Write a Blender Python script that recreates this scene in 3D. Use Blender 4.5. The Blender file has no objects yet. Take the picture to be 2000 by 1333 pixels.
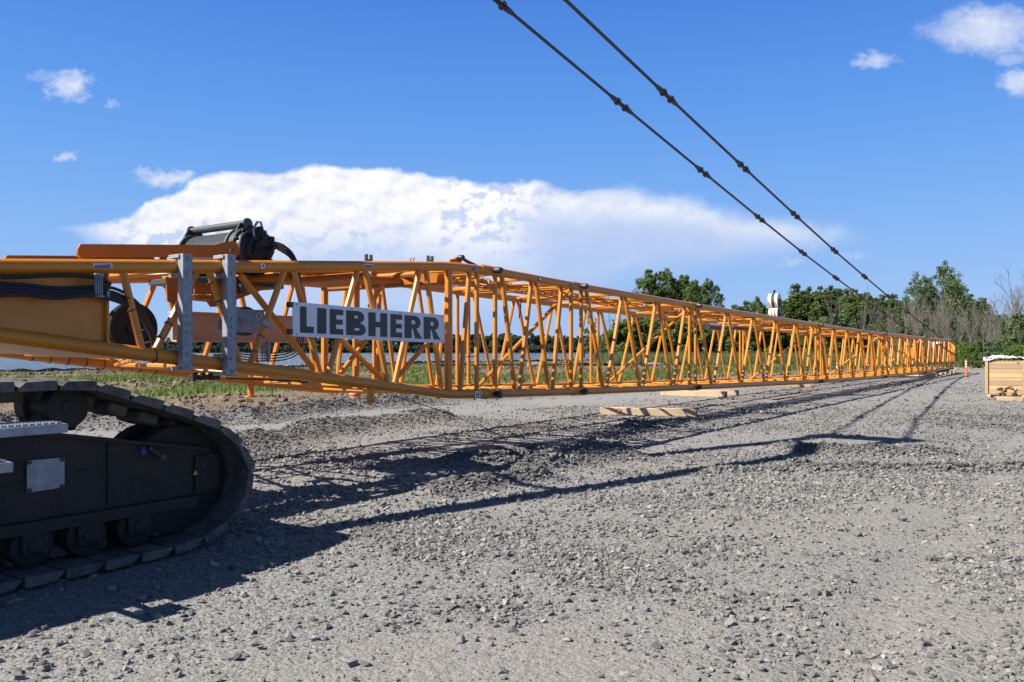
import bpy, math, random
import numpy as np
from mathutils import Vector, Matrix
random.seed(7)
rng = np.random.default_rng(11)
SC = bpy.context.scene
COL = SC.collection
V = Vector
HC = 1.75            # eye height above the yard
F = 1614.0           # focal length in photo pixels (2000 wide)
HOR = 685.0
SN, CS = math.sin(math.radians(35.12)), math.cos(math.radians(35.12))

# ------------------------------------------------------------------ helpers
OFF = {}

class MB:
    """collects shapes that become ONE mesh object"""
    def __init__(self):
        self.v = []; self.f = []
    def add(self, vs, fs):
        o = len(self.v)
        self.v += [tuple(p) for p in vs]
        self.f += [tuple(i + o for i in q) for q in fs]
        return self
    def tube(self, pts, r, n=10, cap=True):
        pts = [V(p) for p in pts]
        m = len(pts)
        rs = r if isinstance(r, (list, tuple)) else [r] * m
        up = None; vs = []; fs = []
        for i, p in enumerate(pts):
            a = pts[max(i - 1, 0)]; b = pts[min(i + 1, m - 1)]
            t = (b - a).normalized()
            if up is None:
                up = V((0, 0, 1)) if abs(t.z) < .9 else V((1, 0, 0))
            x = t.cross(up).normalized(); up = x.cross(t).normalized()
            for k in range(n):
                an = 2 * math.pi * k / n
                vs.append(p + (x * math.cos(an) + up * math.sin(an)) * rs[i])
        for i in range(m - 1):
            for k in range(n):
                a = i * n + k; b = i * n + (k + 1) % n
                fs.append((a, b, b + n, a + n))
        if cap:
            fs.append(tuple(range(n - 1, -1, -1)))
            fs.append(tuple((m - 1) * n + k for k in range(n)))
        return self.add(vs, fs)
    def lathe(self, c, axis, prof, n=20):
        c = V(c); t = V(axis).normalized()
        u = V((0, 0, 1)) if abs(t.z) < .9 else V((1, 0, 0))
        x = t.cross(u).normalized(); y = x.cross(t)
        vs = []; fs = []
        for (h, r) in prof:
            for k in range(n):
                an = 2 * math.pi * k / n
                vs.append(c + t * h + (x * math.cos(an) + y * math.sin(an)) * r)
        for i in range(len(prof) - 1):
            for k in range(n):
                a = i * n + k; b = i * n + (k + 1) % n
                fs.append((a, b, b + n, a + n))
        fs.append(tuple(range(n - 1, -1, -1)))
        fs.append(tuple((len(prof) - 1) * n + k for k in range(n)))
        return self.add(vs, fs)
    def box(self, c, hx, hy, hz):
        """centre and three half-extent vectors"""
        c, hx, hy, hz = V(c), V(hx), V(hy), V(hz)
        vs = [c + a * hx + b * hy + d * hz for d in (-1, 1) for b in (-1, 1) for a in (-1, 1)]
        fs = [(0, 2, 3, 1), (4, 5, 7, 6), (0, 1, 5, 4), (2, 6, 7, 3), (0, 4, 6, 2), (1, 3, 7, 5)]
        return self.add(vs, fs)
    def bbox(self, c, hx, hy, hz, bev=.01):
        """box with chamfered edges along all axes"""
        c, hx, hy, hz = V(c), V(hx), V(hy), V(hz)
        lx, ly, lz = hx.length, hy.length, hz.length
        b = min(bev, lx * .45, ly * .45, lz * .45)
        ex, ey, ez = hx / lx, hy / ly, hz / lz
        vs = []; idx = {}
        for sx in (-1, 1):
            for sy in (-1, 1):
                for sz in (-1, 1):
                    for k in range(3):
                        d = [lx, ly, lz]
                        for j in range(3):
                            if j != k: d[j] -= b
                        idx[(sx, sy, sz, k)] = len(vs)
                        vs.append(c + ex * sx * d[0] + ey * sy * d[1] + ez * sz * d[2])
        fs = []
        q = [(-1, -1), (1, -1), (1, 1), (-1, 1)]
        for s in (-1, 1):
            fs.append(tuple(idx[(s, a, d, 0)] for a, d in q))
            fs.append(tuple(idx[(a, s, d, 1)] for a, d in q))
            fs.append(tuple(idx[(a, d, s, 2)] for a, d in q))
        for a in (-1, 1):
            for d in (-1, 1):
                fs.append((idx[(a, d, -1, 0)], idx[(a, d, 1, 0)], idx[(a, d, 1, 1)], idx[(a, d, -1, 1)]))
                fs.append((idx[(a, -1, d, 0)], idx[(a, 1, d, 0)], idx[(a, 1, d, 2)], idx[(a, -1, d, 2)]))
                fs.append((idx[(-1, a, d, 1)], idx[(1, a, d, 1)], idx[(1, a, d, 2)], idx[(-1, a, d, 2)]))
                for e in (-1, 1):
                    fs.append((idx[(a, d, e, 0)], idx[(a, d, e, 1)], idx[(a, d, e, 2)]))
        return self.add(vs, fs)
    def prism(self, poly, ext):
        ext = V(ext); n = len(poly)
        vs = [V(p) for p in poly] + [V(p) + ext for p in poly]
        fs = [tuple(range(n - 1, -1, -1)), tuple(range(n, 2 * n))]
        fs += [(k, (k + 1) % n, n + (k + 1) % n, n + k) for k in range(n)]
        return self.add(vs, fs)
    def ring(self, outer, inner, ext, closed=True):
        """flat band between two outlines of equal length, extruded"""
        ext = V(ext); n = len(outer)
        vs = [V(p) for p in outer] + [V(p) for p in inner] + [V(p) + ext for p in outer] + [V(p) + ext for p in inner]
        fs = []
        for k in range(n if closed else n - 1):
            j = (k + 1) % n
            fs += [(k, j, n + j, n + k), (2 * n + k, 3 * n + k, 3 * n + j, 2 * n + j),
                   (k, 2 * n + k, 2 * n + j, j), (n + k, n + j, 3 * n + j, 3 * n + k)]
        if not closed:
            e = n - 1
            fs += [(0, n, 3 * n, 2 * n), (e, 2 * n + e, 3 * n + e, n + e)]
        return self.add(vs, fs)
    def build(self, name, mat, parent=None, smooth=40, bevel=0):
        off = OFF.get(parent.name, V((0, 0, 0))) if parent else V((0, 0, 0))
        me = bpy.data.meshes.new(name)
        me.from_pydata([(p[0] - off.x, p[1] - off.y, p[2] - off.z) for p in self.v], [], self.f)
        me.materials.append(mat)
        import bmesh
        bm = bmesh.new(); bm.from_mesh(me)
        bmesh.ops.recalc_face_normals(bm, faces=bm.faces)
        bm.to_mesh(me); bm.free()
        if smooth:
            me.polygons.foreach_set('use_smooth', [True] * len(me.polygons))
            me.set_sharp_from_angle(angle=math.radians(smooth))
        me.update()
        o = bpy.data.objects.new(name, me); COL.objects.link(o)
        if parent: o.parent = parent
        OFF[o.name] = off
        return o

def empty(name, loc):
    o = bpy.data.objects.new(name, None); COL.objects.link(o)
    o.location = loc; o.empty_display_size = .3
    OFF[o.name] = V(loc)
    return o

def tag(o, label=None, cat=None, group=None, kind=None):
    if label: o['label'] = label
    if cat: o['category'] = cat
    if group: o['group'] = group
    if kind: o['kind'] = kind
    return o

def own(mb, name, mat, loc, smooth=40):
    """a thing that is one mesh, with its origin at loc"""
    e = OFF.get('_tmp')
    OFF['_tmp'] = V(loc)
    class P: name = '_tmp'
    off = V(loc)
    mb.v = [(p[0] - off.x, p[1] - off.y, p[2] - off.z) for p in mb.v]
    o = mb.build(name, mat, None, smooth)
    o.location = loc; OFF[o.name] = off
    return o

def np_mesh(name, verts, faces, mat, cols=None, smooth=False):
    """verts (n,3), faces (m,k) of one size k"""
    me = bpy.data.meshes.new(name)
    n, (m, k) = len(verts), faces.shape
    me.vertices.add(n); me.vertices.foreach_set('co', np.ascontiguousarray(verts, dtype=np.float32).ravel())
    me.loops.add(m * k); me.loops.foreach_set('vertex_index', np.ascontiguousarray(faces, dtype=np.int32).ravel())
    me.polygons.add(m)
    me.polygons.foreach_set('loop_start', np.arange(0, m * k, k, dtype=np.int32))
    me.polygons.foreach_set('loop_total', np.full(m, k, dtype=np.int32))
    me.polygons.foreach_set('use_smooth', np.full(m, bool(smooth)))
    if cols is not None:
        for cn, arr in cols.items():
            if arr.ndim == 1:
                at = me.attributes.new(cn, 'FLOAT', 'POINT'); at.data.foreach_set('value', arr.astype(np.float32))
            else:
                at = me.attributes.new(cn, 'FLOAT_COLOR', 'POINT')
                at.data.foreach_set('color', np.c_[arr, np.ones(len(arr))].astype(np.float32).ravel())
    me.update(calc_edges=True)
    if mat: me.materials.append(mat)
    o = bpy.data.objects.new(name, me)
    return o

# value noise
_perm = rng.permutation(4096)
_val = rng.random(4096)
def vnoise(x, y):
    xi = np.floor(x).astype(np.int64); yi = np.floor(y).astype(np.int64)
    fx = x - xi; fy = y - yi
    fx = fx * fx * (3 - 2 * fx); fy = fy * fy * (3 - 2 * fy)
    def h(a, b): return _val[_perm[(a + _perm[b & 4095]) & 4095]]
    return (h(xi, yi) * (1 - fx) + h(xi + 1, yi) * fx) * (1 - fy) + (h(xi, yi + 1) * (1 - fx) + h(xi + 1, yi + 1) * fx) * fy
def fbm(x, y, sc, oc=4):
    t = 0; a = 1; n = 0
    for i in range(oc):
        t = t + a * vnoise(x * sc + 17.3 * i, y * sc - 9.1 * i); n += a; a *= .5; sc *= 2.03
    return t / n
def sst(a, b, x):
    t = np.clip((x - a) / (b - a), 0, 1); return t * t * (3 - 2 * t)

# ------------------------------------------------------------------ places
def B(s, w, z):
    """boom frame: s along the boom, w across it (away from the eye), z up"""
    return V((-.368 + SN * s - CS * w, 14.5 + CS * s + SN * w, z))
def BPs(px, w=0.0):
    r = (px - 1000) / F
    return (r * (14.5 + SN * w) + .368 + CS * w) / (SN - CS * r)
def BP(px, py, w=0.0):
    s = BPs(px, w); Y = 14.5 + SN * w + CS * s
    return B(s, w, HC + (HOR - py) * Y / F)
def G(px, py, z=0.0):
    Y = F * (HC - z) / (py - HOR)
    return V(((px - 1000) / F * Y, Y, z))
def D(px, Y, z=0.0):
    return V(((px - 1000) / F * Y, Y, z))
DV = V((SN, CS, 0)); WV = V((-CS, SN, 0)); ZV = V((0, 0, 1))
def Cr(u, m, z):
    """crawler frame: u forward, m across (away from the eye)"""
    return V((-3.64 + SN * u - CS * m, 5.89 + CS * u + SN * m, z))

# ------------------------------------------------------------------ materials
def new_mat(name):
    m = bpy.data.materials.new(name); m.use_nodes = True
    nt = m.node_tree
    return m, nt, nt.nodes['Principled BSDF']
def N(nt, typ, **kw):
    n = nt.nodes.new(typ)
    for k, v in kw.items(): setattr(n, k, v)
    return n
def L(nt, a, b): nt.links.new(a, b)
def mixc(nt, fac, a, b, mode='MIX'):
    n = N(nt, 'ShaderNodeMix', data_type='RGBA', blend_type=mode)
    for sock, val in ((n.inputs[0], fac), (n.inputs[6], a), (n.inputs[7], b)):
        if hasattr(val, 'links'): L(nt, val, sock)
        elif isinstance(val, (int, float)): sock.default_value = val
        else: sock.default_value = (*val, 1)
    return n.outputs[2]
def noise(nt, scale, detail=5, rough=.6, coord=None, typ='Object'):
    t = N(nt, 'ShaderNodeTexNoise'); t.inputs['Scale'].default_value = scale
    t.inputs['Detail'].default_value = detail; t.inputs['Roughness'].default_value = rough
    if coord is None:
        tc = N(nt, 'ShaderNodeTexCoord'); coord = tc.outputs[typ]
    L(nt, coord, t.inputs['Vector'])
    return t
def ramp(nt, inp, p0, p1, c0=(0, 0, 0), c1=(1, 1, 1)):
    r = N(nt, 'ShaderNodeValToRGB')
    r.color_ramp.elements[0].position = p0; r.color_ramp.elements[1].position = p1
    r.color_ramp.elements[0].color = (*c0, 1); r.color_ramp.elements[1].color = (*c1, 1)
    L(nt, inp, r.inputs[0])
    return r.outputs[0]
def worn(name, c0, c1, rough=.45, metal=0, scale=6, bump=0, coat=0, dirt=None, r2=None, spec=.5):
    """paint / metal with uneven colour and gloss"""
    m, nt, b = new_mat(name)
    n1 = noise(nt, scale, 6, .65)
    c = mixc(nt, ramp(nt, n1.outputs[0], .35, .68), c0, c1)
    if dirt:
        n2 = noise(nt, scale * 4.3, 8, .7)
        c = mixc(nt, ramp(nt, n2.outputs[0], .56, .76, (0, 0, 0), (.7, .7, .7)), c, dirt)
    L(nt, c, b.inputs['Base Color'])
    rr = N(nt, 'ShaderNodeMapRange'); rr.inputs[3].default_value = rough; rr.inputs[4].default_value = r2 or min(1, rough + .2)
    L(nt, n1.outputs[0], rr.inputs[0]); L(nt, rr.outputs[0], b.inputs['Roughness'])
    b.inputs['Metallic'].default_value = metal
    b.inputs['Specular IOR Level'].default_value = spec
    b.inputs['Coat Weight'].default_value = coat
    if bump:
        bp = N(nt, 'ShaderNodeBump'); bp.inputs['Strength'].default_value = bump; bp.inputs['Distance'].default_value = .01
        n3 = noise(nt, scale * 9, 5, .6)
        L(nt, n3.outputs[0], bp.inputs['Height']); L(nt, bp.outputs[0], b.inputs['Normal'])
    return m

M = {}
M['yellow'] = worn('crane_yellow_paint', (.58, .203, .007), (.49, .166, .006), .3, scale=2.2, coat=.15, dirt=(.36, .135, .016))
M['yellow_tip'] = M['yellow']
M['orange'] = worn('orange_primer_paint', (.36, .112, .005), (.30, .09, .004), .45, scale=2.5, dirt=(.32, .105, .012), spec=.3)
M['pale_orange'] = worn('pale_orange_paint', (.52, .32, .215), (.45, .27, .17), .5, scale=2)
M['galv'] = worn('galvanised_steel', (.29, .315, .35), (.19, .21, .24), .5, metal=.3, scale=11, bump=.05, dirt=(.15, .16, .175))
M['black'] = worn('black_steel', (.012, .013, .015), (.022, .023, .026), .4, scale=8)
M['rubber'] = worn('black_rubber', (.010, .010, .011), (.018, .018, .018), .5, scale=20, bump=.1)
M['dark'] = worn('dark_grey_paint', (.021, .022, .021), (.015, .016, .0155), .55, scale=3, dirt=(.045, .042, .036), spec=.3)
M['winch'] = worn('winch_grey_paint', (.055, .065, .062), (.04, .047, .047), .35, scale=5)
M['rope'] = None
M['track'] = worn('dusty_track_steel', (.125, .12, .11), (.032, .031, .029), .8, scale=5, bump=.35, dirt=(.24, .225, .2), spec=.25)
M['pend'] = worn('pendant_steel', (.030, .040, .055), (.022, .03, .042), .5, scale=9)
M['white'] = worn('white_plastic', (.74, .72, .62), (.66, .63, .52), .55, scale=5, dirt=(.5, .46, .36))
M['signwhite'] = worn('sign_white', (.66, .68, .72), (.62, .64, .68), .4, scale=2)
M['signblack'] = worn('sign_black_vinyl', (.011, .012, .013), (.02, .02, .021), .22, scale=2)
M['blue'] = worn('blue_vinyl', (.03, .08, .36), (.04, .10, .40), .4)
M['red'] = worn('red_vinyl', (.50, .03, .03), (.42, .03, .03), .4)
M['warn'] = worn('warning_yellow', (.70, .33, .02), (.62, .28, .02), .4)
M['drum_orange'] = worn('traffic_orange', (.80, .13, .02), (.72, .11, .02), .5, scale=9, dirt=(.45, .12, .05))
M['refl'] = worn('reflective_white', (.72, .72, .72), (.6, .6, .6), .4, scale=12)
M['fabric'] = worn('black_geotextile', (.02, .02, .022), (.04, .04, .042), .8, scale=4, bump=.3)
M['tarp'] = worn('white_tarpaulin', (.55, .56, .60), (.42, .43, .48), .45, scale=6, bump=.4)
M['concrete'] = worn('weathered_concrete', (.32, .31, .29), (.22, .215, .2), .85, scale=2, bump=.3)

def wood(name, c0, c1, vec=(1, 0, 0)):
    m, nt, b = new_mat(name)
    tc = N(nt, 'ShaderNodeTexCoord'); mp = N(nt, 'ShaderNodeMapping')
    mp.inputs['Scale'].default_value = vec
    L(nt, tc.outputs['Object'], mp.inputs[0])
    n1 = noise(nt, 1.0, 8, .7, mp.outputs[0]); n2 = noise(nt, 1.6, 3, .5)
    c = mixc(nt, ramp(nt, n1.outputs[0], .35, .68), c0, c1)
    c = mixc(nt, ramp(nt, n2.outputs[0], .55, .75, (0, 0, 0), (.5, .5, .5)), c, tuple(x * .55 for x in c1))
    vor = N(nt, 'ShaderNodeTexVoronoi'); vor.inputs['Scale'].default_value = 3.1
    L(nt, tc.outputs['Object'], vor.inputs['Vector'])
    c = mixc(nt, ramp(nt, vor.outputs[0], .05, .11, (.8, .8, .8), (0, 0, 0)), c, (.22, .09, .03))
    L(nt, c, b.inputs['Base Color']); b.inputs['Roughness'].default_value = .75
    bp = N(nt, 'ShaderNodeBump'); bp.inputs['Strength'].default_value = .25; bp.inputs['Distance'].default_value = .01
    L(nt, n1.outputs[0], bp.inputs['Height']); L(nt, bp.outputs[0], b.inputs['Normal'])
    return m
M['wood'] = wood('sawn_timber', (.50, .385, .25), (.40, .29, .175), (3, 3, 40))
M['woodend'] = wood('timber_end_grain', (.20, .11, .055), (.13, .07, .035), (30, 30, 30))
M['crate'] = wood('crate_boards', (.46, .31, .155), (.36, .225, .10), (3, 3, 40))
M['crate2'] = wood('crate_boards_pale', (.52, .385, .22), (.43, .30, .16), (3, 3, 36))
M['crate3'] = wood('crate_boards_grey', (.36, .26, .165), (.29, .20, .115), (3, 3, 44))
M['bark'] = worn('tree_bark', (.16, .13, .10), (.09, .075, .06), .9, scale=3, bump=.4)
M['twig'] = worn('bare_twigs', (.165, .15, .128), (.10, .09, .078), .9, scale=.6)

def leafmat(name, c0, c1, c2):
    m, nt, b = new_mat(name)
    at = N(nt, 'ShaderNodeAttribute'); at.attribute_name = 'tone'
    oi = N(nt, 'ShaderNodeObjectInfo')
    c = mixc(nt, at.outputs['Fac'], c0, c1)
    rr = N(nt, 'ShaderNodeMath', operation='MULTIPLY'); L(nt, oi.outputs['Random'], rr.inputs[0]); rr.inputs[1].default_value = .45
    c = mixc(nt, rr.outputs[0], c, c2)
    L(nt, c, b.inputs['Base Color']); b.inputs['Roughness'].default_value = .6
    b.inputs['Specular IOR Level'].default_value = .25
    tr = N(nt, 'ShaderNodeBsdfTranslucent'); L(nt, c, tr.inputs[0])
    mx = N(nt, 'ShaderNodeMixShader'); mx.inputs[0].default_value = .42
    L(nt, b.outputs[0], mx.inputs[1]); L(nt, tr.outputs[0], mx.inputs[2])
    L(nt, mx.outputs[0], nt.nodes['Material Output'].inputs[0])
    return m
M['poplar'] = leafmat('poplar_leaves', (.070, .108, .026), (.165, .225, .06), (.11, .16, .055))
M['maple'] = leafmat('broad_leaves', (.075, .115, .042), (.19, .26, .10), (.12, .165, .075))
M['willow'] = leafmat('bright_leaves', (.06, .12, .018), (.18, .27, .055), (.10, .18, .04))
M['farleaf'] = leafmat('far_leaves_hazed', (.035, .060, .040), (.075, .11, .065), (.05, .08, .05))  # bluer leaf colours, with the haze over the lake painted in
M['grass'] = leafmat('grass_blades', (.062, .105, .018), (.18, .25, .05), (.12, .16, .035))
M['reed'] = leafmat('reed_blades', (.075, .10, .04), (.20, .24, .10), (.14, .17, .07))
M['straw'] = leafmat('dry_weeds', (.16, .125, .08), (.30, .25, .17), (.2, .16, .1))
# ------------------------------------------------------------------ light and sky
SUN_EL = 44.0
SDIR = V((-.951, -.309, math.tan(math.radians(SUN_EL)))).normalized()
w = bpy.data.worlds.new("World"); SC.world = w; w.use_nodes = True
nt = w.node_tree; bg = nt.nodes['Background']
sky = N(nt, 'ShaderNodeTexSky'); sky.sky_type = 'NISHITA'; sky.sun_disc = False
sky.sun_elevation = math.radians(SUN_EL); sky.sun_rotation = math.radians(252)
sky.altitude = 0; sky.air_density = 1.0; sky.dust_density = .35; sky.ozone_density = 2.2
def mth(op, a, b=None, c=None, clamp=False):
    n = N(nt, 'ShaderNodeMath', operation=op); n.use_clamp = clamp
    for i, v in enumerate((a, b, c)):
        if v is None: continue
        if hasattr(v, 'links'): L(nt, v, n.inputs[i])
        else: n.inputs[i].default_value = v
    return n.outputs[0]
def smooth(x, a, b):
    n = N(nt, 'ShaderNodeMapRange', interpolation_type='SMOOTHSTEP'); n.clamp = True
    L(nt, x, n.inputs[0]); n.inputs[1].default_value = a; n.inputs[2].default_value = b
    n.inputs[3].default_value = 0; n.inputs[4].default_value = 1
    return n.outputs[0]
tc = N(nt, 'ShaderNodeTexCoord'); sep = N(nt, 'ShaderNodeSeparateXYZ'); L(nt, tc.outputs['Generated'], sep.inputs[0])
yy = mth('MAXIMUM', sep.outputs[1], .02)
A = mth('MULTIPLY_ADD', mth('DIVIDE', sep.outputs[0], yy), 1.614, 1.0)        # horizontal direction
Bv = mth('MULTIPLY_ADD', mth('DIVIDE', sep.outputs[2], yy), -1.614, .685)     # height above the horizon
front = smooth(sep.outputs[1], .15, .35)
cmb = N(nt, 'ShaderNodeCombineXYZ'); L(nt, A, cmb.inputs[0]); L(nt, mth('MULTIPLY', Bv, 1.25), cmb.inputs[1])
def nz(scale, detail, rough, off=(0, 0, 0), dist=0, sx=1.0):
    mp = N(nt, 'ShaderNodeMapping'); mp.inputs['Location'].default_value = off
    mp.inputs['Scale'].default_value = (sx, 1, 1); L(nt, cmb.outputs[0], mp.inputs[0])
    t = N(nt, 'ShaderNodeTexNoise'); t.inputs['Scale'].default_value = scale; t.inputs['Detail'].default_value = detail
    t.inputs['Roughness'].default_value = rough; t.inputs['Distortion'].default_value = dist
    L(nt, mp.outputs[0], t.inputs['Vector'])
    return t
wn = nz(9, 9, .62, (3.1, 1.7, 0))
wsep = N(nt, 'ShaderNodeSeparateColor'); L(nt, wn.outputs['Color'], wsep.inputs[0])
wa = mth('SUBTRACT', wsep.outputs[0], .5); wb = mth('SUBTRACT', wsep.outputs[1], .5)
A1 = mth('MULTIPLY_ADD', wa, .10, A); B1 = mth('MULTIPLY_ADD', wb, .055, Bv)
def curve(x, pts):
    n = N(nt, 'ShaderNodeFloatCurve'); c = n.mapping.curves[0]
    pts = [(a / 2000, b / 1000) for a, b in pts]
    c.points[0].location = pts[0]; c.points[1].location = pts[-1]
    for p in pts[1:-1]: c.points.new(*p)
    for p in c.points: p.handle_type = 'VECTOR'
    n.mapping.update(); L(nt, mth('MULTIPLY', x, .5), n.inputs['Value']); return n.outputs[0]
top = curve(A1, [(0, 470), (105, 442), (170, 434), (250, 424), (290, 398), (390, 350), (450, 338), (590, 322), (690, 321), (770, 326),
                 (850, 346), (950, 358), (1010, 354), (1060, 358), (1130, 372), (1200, 362), (1380, 378), (1420, 404), (1500, 418), (1640, 432), (1710, 466), (2000, 520)])
bot = curve(A1, [(0, 430), (105, 444), (160, 466), (230, 500), (330, 560), (480, 640), (900, 650), (1050, 620), (1200, 575), (1350, 545), (1550, 515), (1700, 470), (2000, 450)])
dt = mth('SUBTRACT', B1, top); db = mth('SUBTRACT', bot, B1)
edge = smooth(mth('DIVIDE', dt, mth('MULTIPLY_ADD', smooth(A, 1.0, 1.5), .045, .013)), -.1, 1.0)
main = mth('MULTIPLY', edge, smooth(db, -.012, .06))
opac = curve(A, [(0, 700), (250, 900), (500, 980), (950, 980), (1040, 900), (1150, 820), (1400, 800), (1600, 720), (1740, 420), (2000, 0)])
rim = smooth(dt, .10, .0)      # the bright upper rim of the anvil
dens = mth('MULTIPLY', main, mth('MAXIMUM', opac, mth('MULTIPLY', mth('MULTIPLY', rim, curve(A, [(0, 900), (1000, 900), (1350, 850), (1450, 500), (2000, 200)])), 1.0)))
# lower part thins out towards the horizon
low = smooth(Bv, .60, .42)
dens = mth('MULTIPLY', dens, mth('MULTIPLY_ADD', low, .45, .55))
# cauliflower relief
n1 = nz(16, 10, .58); n2 = nz(16, 10, .58, (.010, .016, 0))
rel = mth('SUBTRACT', n1.outputs[0], n2.outputs[0])
puffz = mth('MAXIMUM', mth('MULTIPLY', smooth(A, .84, .90), mth('MULTIPLY', smooth(A, 1.10, .98), mth('MULTIPLY', smooth(Bv, .33, .37), smooth(Bv, .53, .45)))),
            mth('MULTIPLY', mth('MULTIPLY', smooth(A, .20, .30), smooth(A, .82, .66)), smooth(Bv, .42, .47)))
n3 = nz(5, 6, .55, (7, 2, 0))
shade = mth('MULTIPLY', rel, mth('MULTIPLY_ADD', puffz, 3.0, .75))
tone = mth('ADD', mth('MULTIPLY_ADD', n3.outputs[0], .22, .86), shade, clamp=False)
# bluish body to the right
blu = smooth(A, .93, 1.10)
blu2 = mth('MAXIMUM', mth('MULTIPLY', blu, smooth(dt, .02, .09)), mth('MULTIPLY', smooth(dt, .07, .22), .85))
ccol = mixc(nt, blu2, (1.0, .985, .97), (.53, .635, .875))
def dot3(c, t):
    n = N(nt, 'ShaderNodeMix', data_type='RGBA', blend_type='MULTIPLY'); n.inputs[0].default_value = 1
    L(nt, c, n.inputs[6]); L(nt, t, n.inputs[7]); return n.outputs[2]
cc = N(nt, 'ShaderNodeCombineColor')
for i in range(3): L(nt, tone, cc.inputs[i])
CLOUD = 7.6
ccol = mixc(nt, mth('MULTIPLY', mth('SUBTRACT', 1.02, tone), 3.4, clamp=True), ccol, (.60, .69, .90))
# small clouds: centre, half size, softness
small = None
wn2 = nz(20, 8, .65, (1, 5, 0)); ws2 = N(nt, 'ShaderNodeSeparateColor'); L(nt, wn2.outputs['Color'], ws2.inputs[0])
A2 = mth('MULTIPLY_ADD', mth('SUBTRACT', ws2.outputs[0], .5), .13, A); B2 = mth('MULTIPLY_ADD', mth('SUBTRACT', ws2.outputs[1], .5), .075, Bv)
def blob(ca, cb, ra, rb, amp):
    x = mth('MULTIPLY', mth('SUBTRACT', A2, ca / 1000), 1000 / ra); y = mth('MULTIPLY', mth('SUBTRACT', B2, cb / 1000), 1000 / rb)
    return mth('MULTIPLY', smooth(mth('MULTIPLY_ADD', x, x, mth('MULTIPLY', y, y)), 1.4, -.7), amp)
for bb in [(138, 166, 48, 30, .9), (1925, 58, 120, 50, .9), (1708, 121, 48, 18, .7), (1992, 155, 46, 30, .85), (1975, 110, 40, 14, .4),
           (330, 346, 70, 17, .75), (132, 308, 30, 12, .6), (1548, 508, 38, 12, .7), (1345, 521, 55, 9, .45), (218, 203, 20, 9, .35), (1055, 527, 70, 14, .5), (1665, 500, 35, 6, .3), (85, 150, 28, 14, .25)]:
    q = blob(*bb); small = q if small is None else mth('MAXIMUM', small, q)
dark = None
for bb in [(495, 356, 36, 13, .75), (568, 357, 24, 9, .7), (1438, 438, 36, 13, .7), (672, 400, 40, 5, .45), (1150, 385, 90, 16, .45)]:
    q = blob(*bb); dark = q if dark is None else mth('MAXIMUM', dark, q)
dark = mth('MULTIPLY', dark, front)
dens = mth('MULTIPLY', mth('MAXIMUM', dens, small), front)
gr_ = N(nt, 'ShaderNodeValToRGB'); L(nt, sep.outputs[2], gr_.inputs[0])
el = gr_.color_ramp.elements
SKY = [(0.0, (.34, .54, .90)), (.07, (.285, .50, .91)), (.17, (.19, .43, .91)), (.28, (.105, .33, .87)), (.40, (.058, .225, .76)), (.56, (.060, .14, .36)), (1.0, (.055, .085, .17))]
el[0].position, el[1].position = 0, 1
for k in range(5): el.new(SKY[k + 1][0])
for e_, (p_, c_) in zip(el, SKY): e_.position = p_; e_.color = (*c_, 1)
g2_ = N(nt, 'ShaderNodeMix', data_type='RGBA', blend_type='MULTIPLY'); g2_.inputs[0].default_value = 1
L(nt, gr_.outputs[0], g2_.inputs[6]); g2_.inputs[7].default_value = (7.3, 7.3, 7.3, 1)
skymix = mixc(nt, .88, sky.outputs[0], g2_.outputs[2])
ccs = N(nt, 'ShaderNodeMix', data_type='RGBA', blend_type='MULTIPLY'); ccs.inputs[0].default_value = 1
L(nt, ccol, ccs.inputs[6]); ccs.inputs[7].default_value = (CLOUD, CLOUD, CLOUD, 1)
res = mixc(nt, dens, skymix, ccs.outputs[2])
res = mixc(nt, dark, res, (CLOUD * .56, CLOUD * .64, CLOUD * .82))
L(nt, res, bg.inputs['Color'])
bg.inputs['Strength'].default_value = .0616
w.cycles.sampling_method = 'MANUAL'; w.cycles.sample_map_resolution = 512

sl = bpy.data.lights.new('sun', 'SUN'); sl.energy = 5.0; sl.angle = math.radians(.53); sl.color = (1, .945, .865)
so = bpy.data.objects.new('sun', sl); COL.objects.link(so); so.location = (-30, -10, 40)
so.rotation_euler = SDIR.to_track_quat('Z', 'Y').to_euler()
SC.view_settings.view_transform = 'Standard'; SC.view_settings.look = 'None'; SC.view_settings.gamma = 1
SC.view_settings.exposure = 1.15

cam = bpy.data.cameras.new('camera'); co = bpy.data.objects.new('camera', cam); COL.objects.link(co)
cam.sensor_width = 36; cam.lens = 36 * F / 2000; cam.clip_end = 20000; cam.clip_start = .05
cam.shift_y = (HOR - 666.5) / 2000
co.location = (0, 0, HC); co.rotation_euler = (math.radians(90), 0, 0); SC.camera = co
SC.cycles.use_denoising = True
SC.cycles.max_bounces = 6; SC.cycles.diffuse_bounces = 3; SC.cycles.transparent_max_bounces = 8

# ------------------------------------------------------------------ the ground
def poly_sd(x, y, pts, closed=False):
    """signed distance to a polyline; positive on its left"""
    best = np.full(x.shape, 1e9); sgn = np.ones(x.shape)
    n = len(pts)
    for i in range(n if closed else n - 1):
        (ax, ay), (bx, by) = pts[i], pts[(i + 1) % n]
        dx, dy = bx - ax, by - ay
        t = np.clip(((x - ax) * dx + (y - ay) * dy) / (dx * dx + dy * dy), 0, 1)
        ex, ey = x - ax - t * dx, y - ay - t * dy
        d = np.hypot(ex, ey)
        cr = dx * (y - ay) - dy * (x - ax)
        m = d < best - 1e-9
        best = np.where(m, d, best); sgn = np.where(m, np.where(cr >= 0, 1., -1.), sgn)
    return best * sgn
EDGE = [(-60, 4), (-20, 13.5), (-14, 16.5), (-9.7, 18.8), (-6.64, 20.6), (-4.7, 25.0), (-2.2, 27.9), (2.6, 33), (17, 55), (42, 76), (120, 112), (400, 220)]
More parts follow.
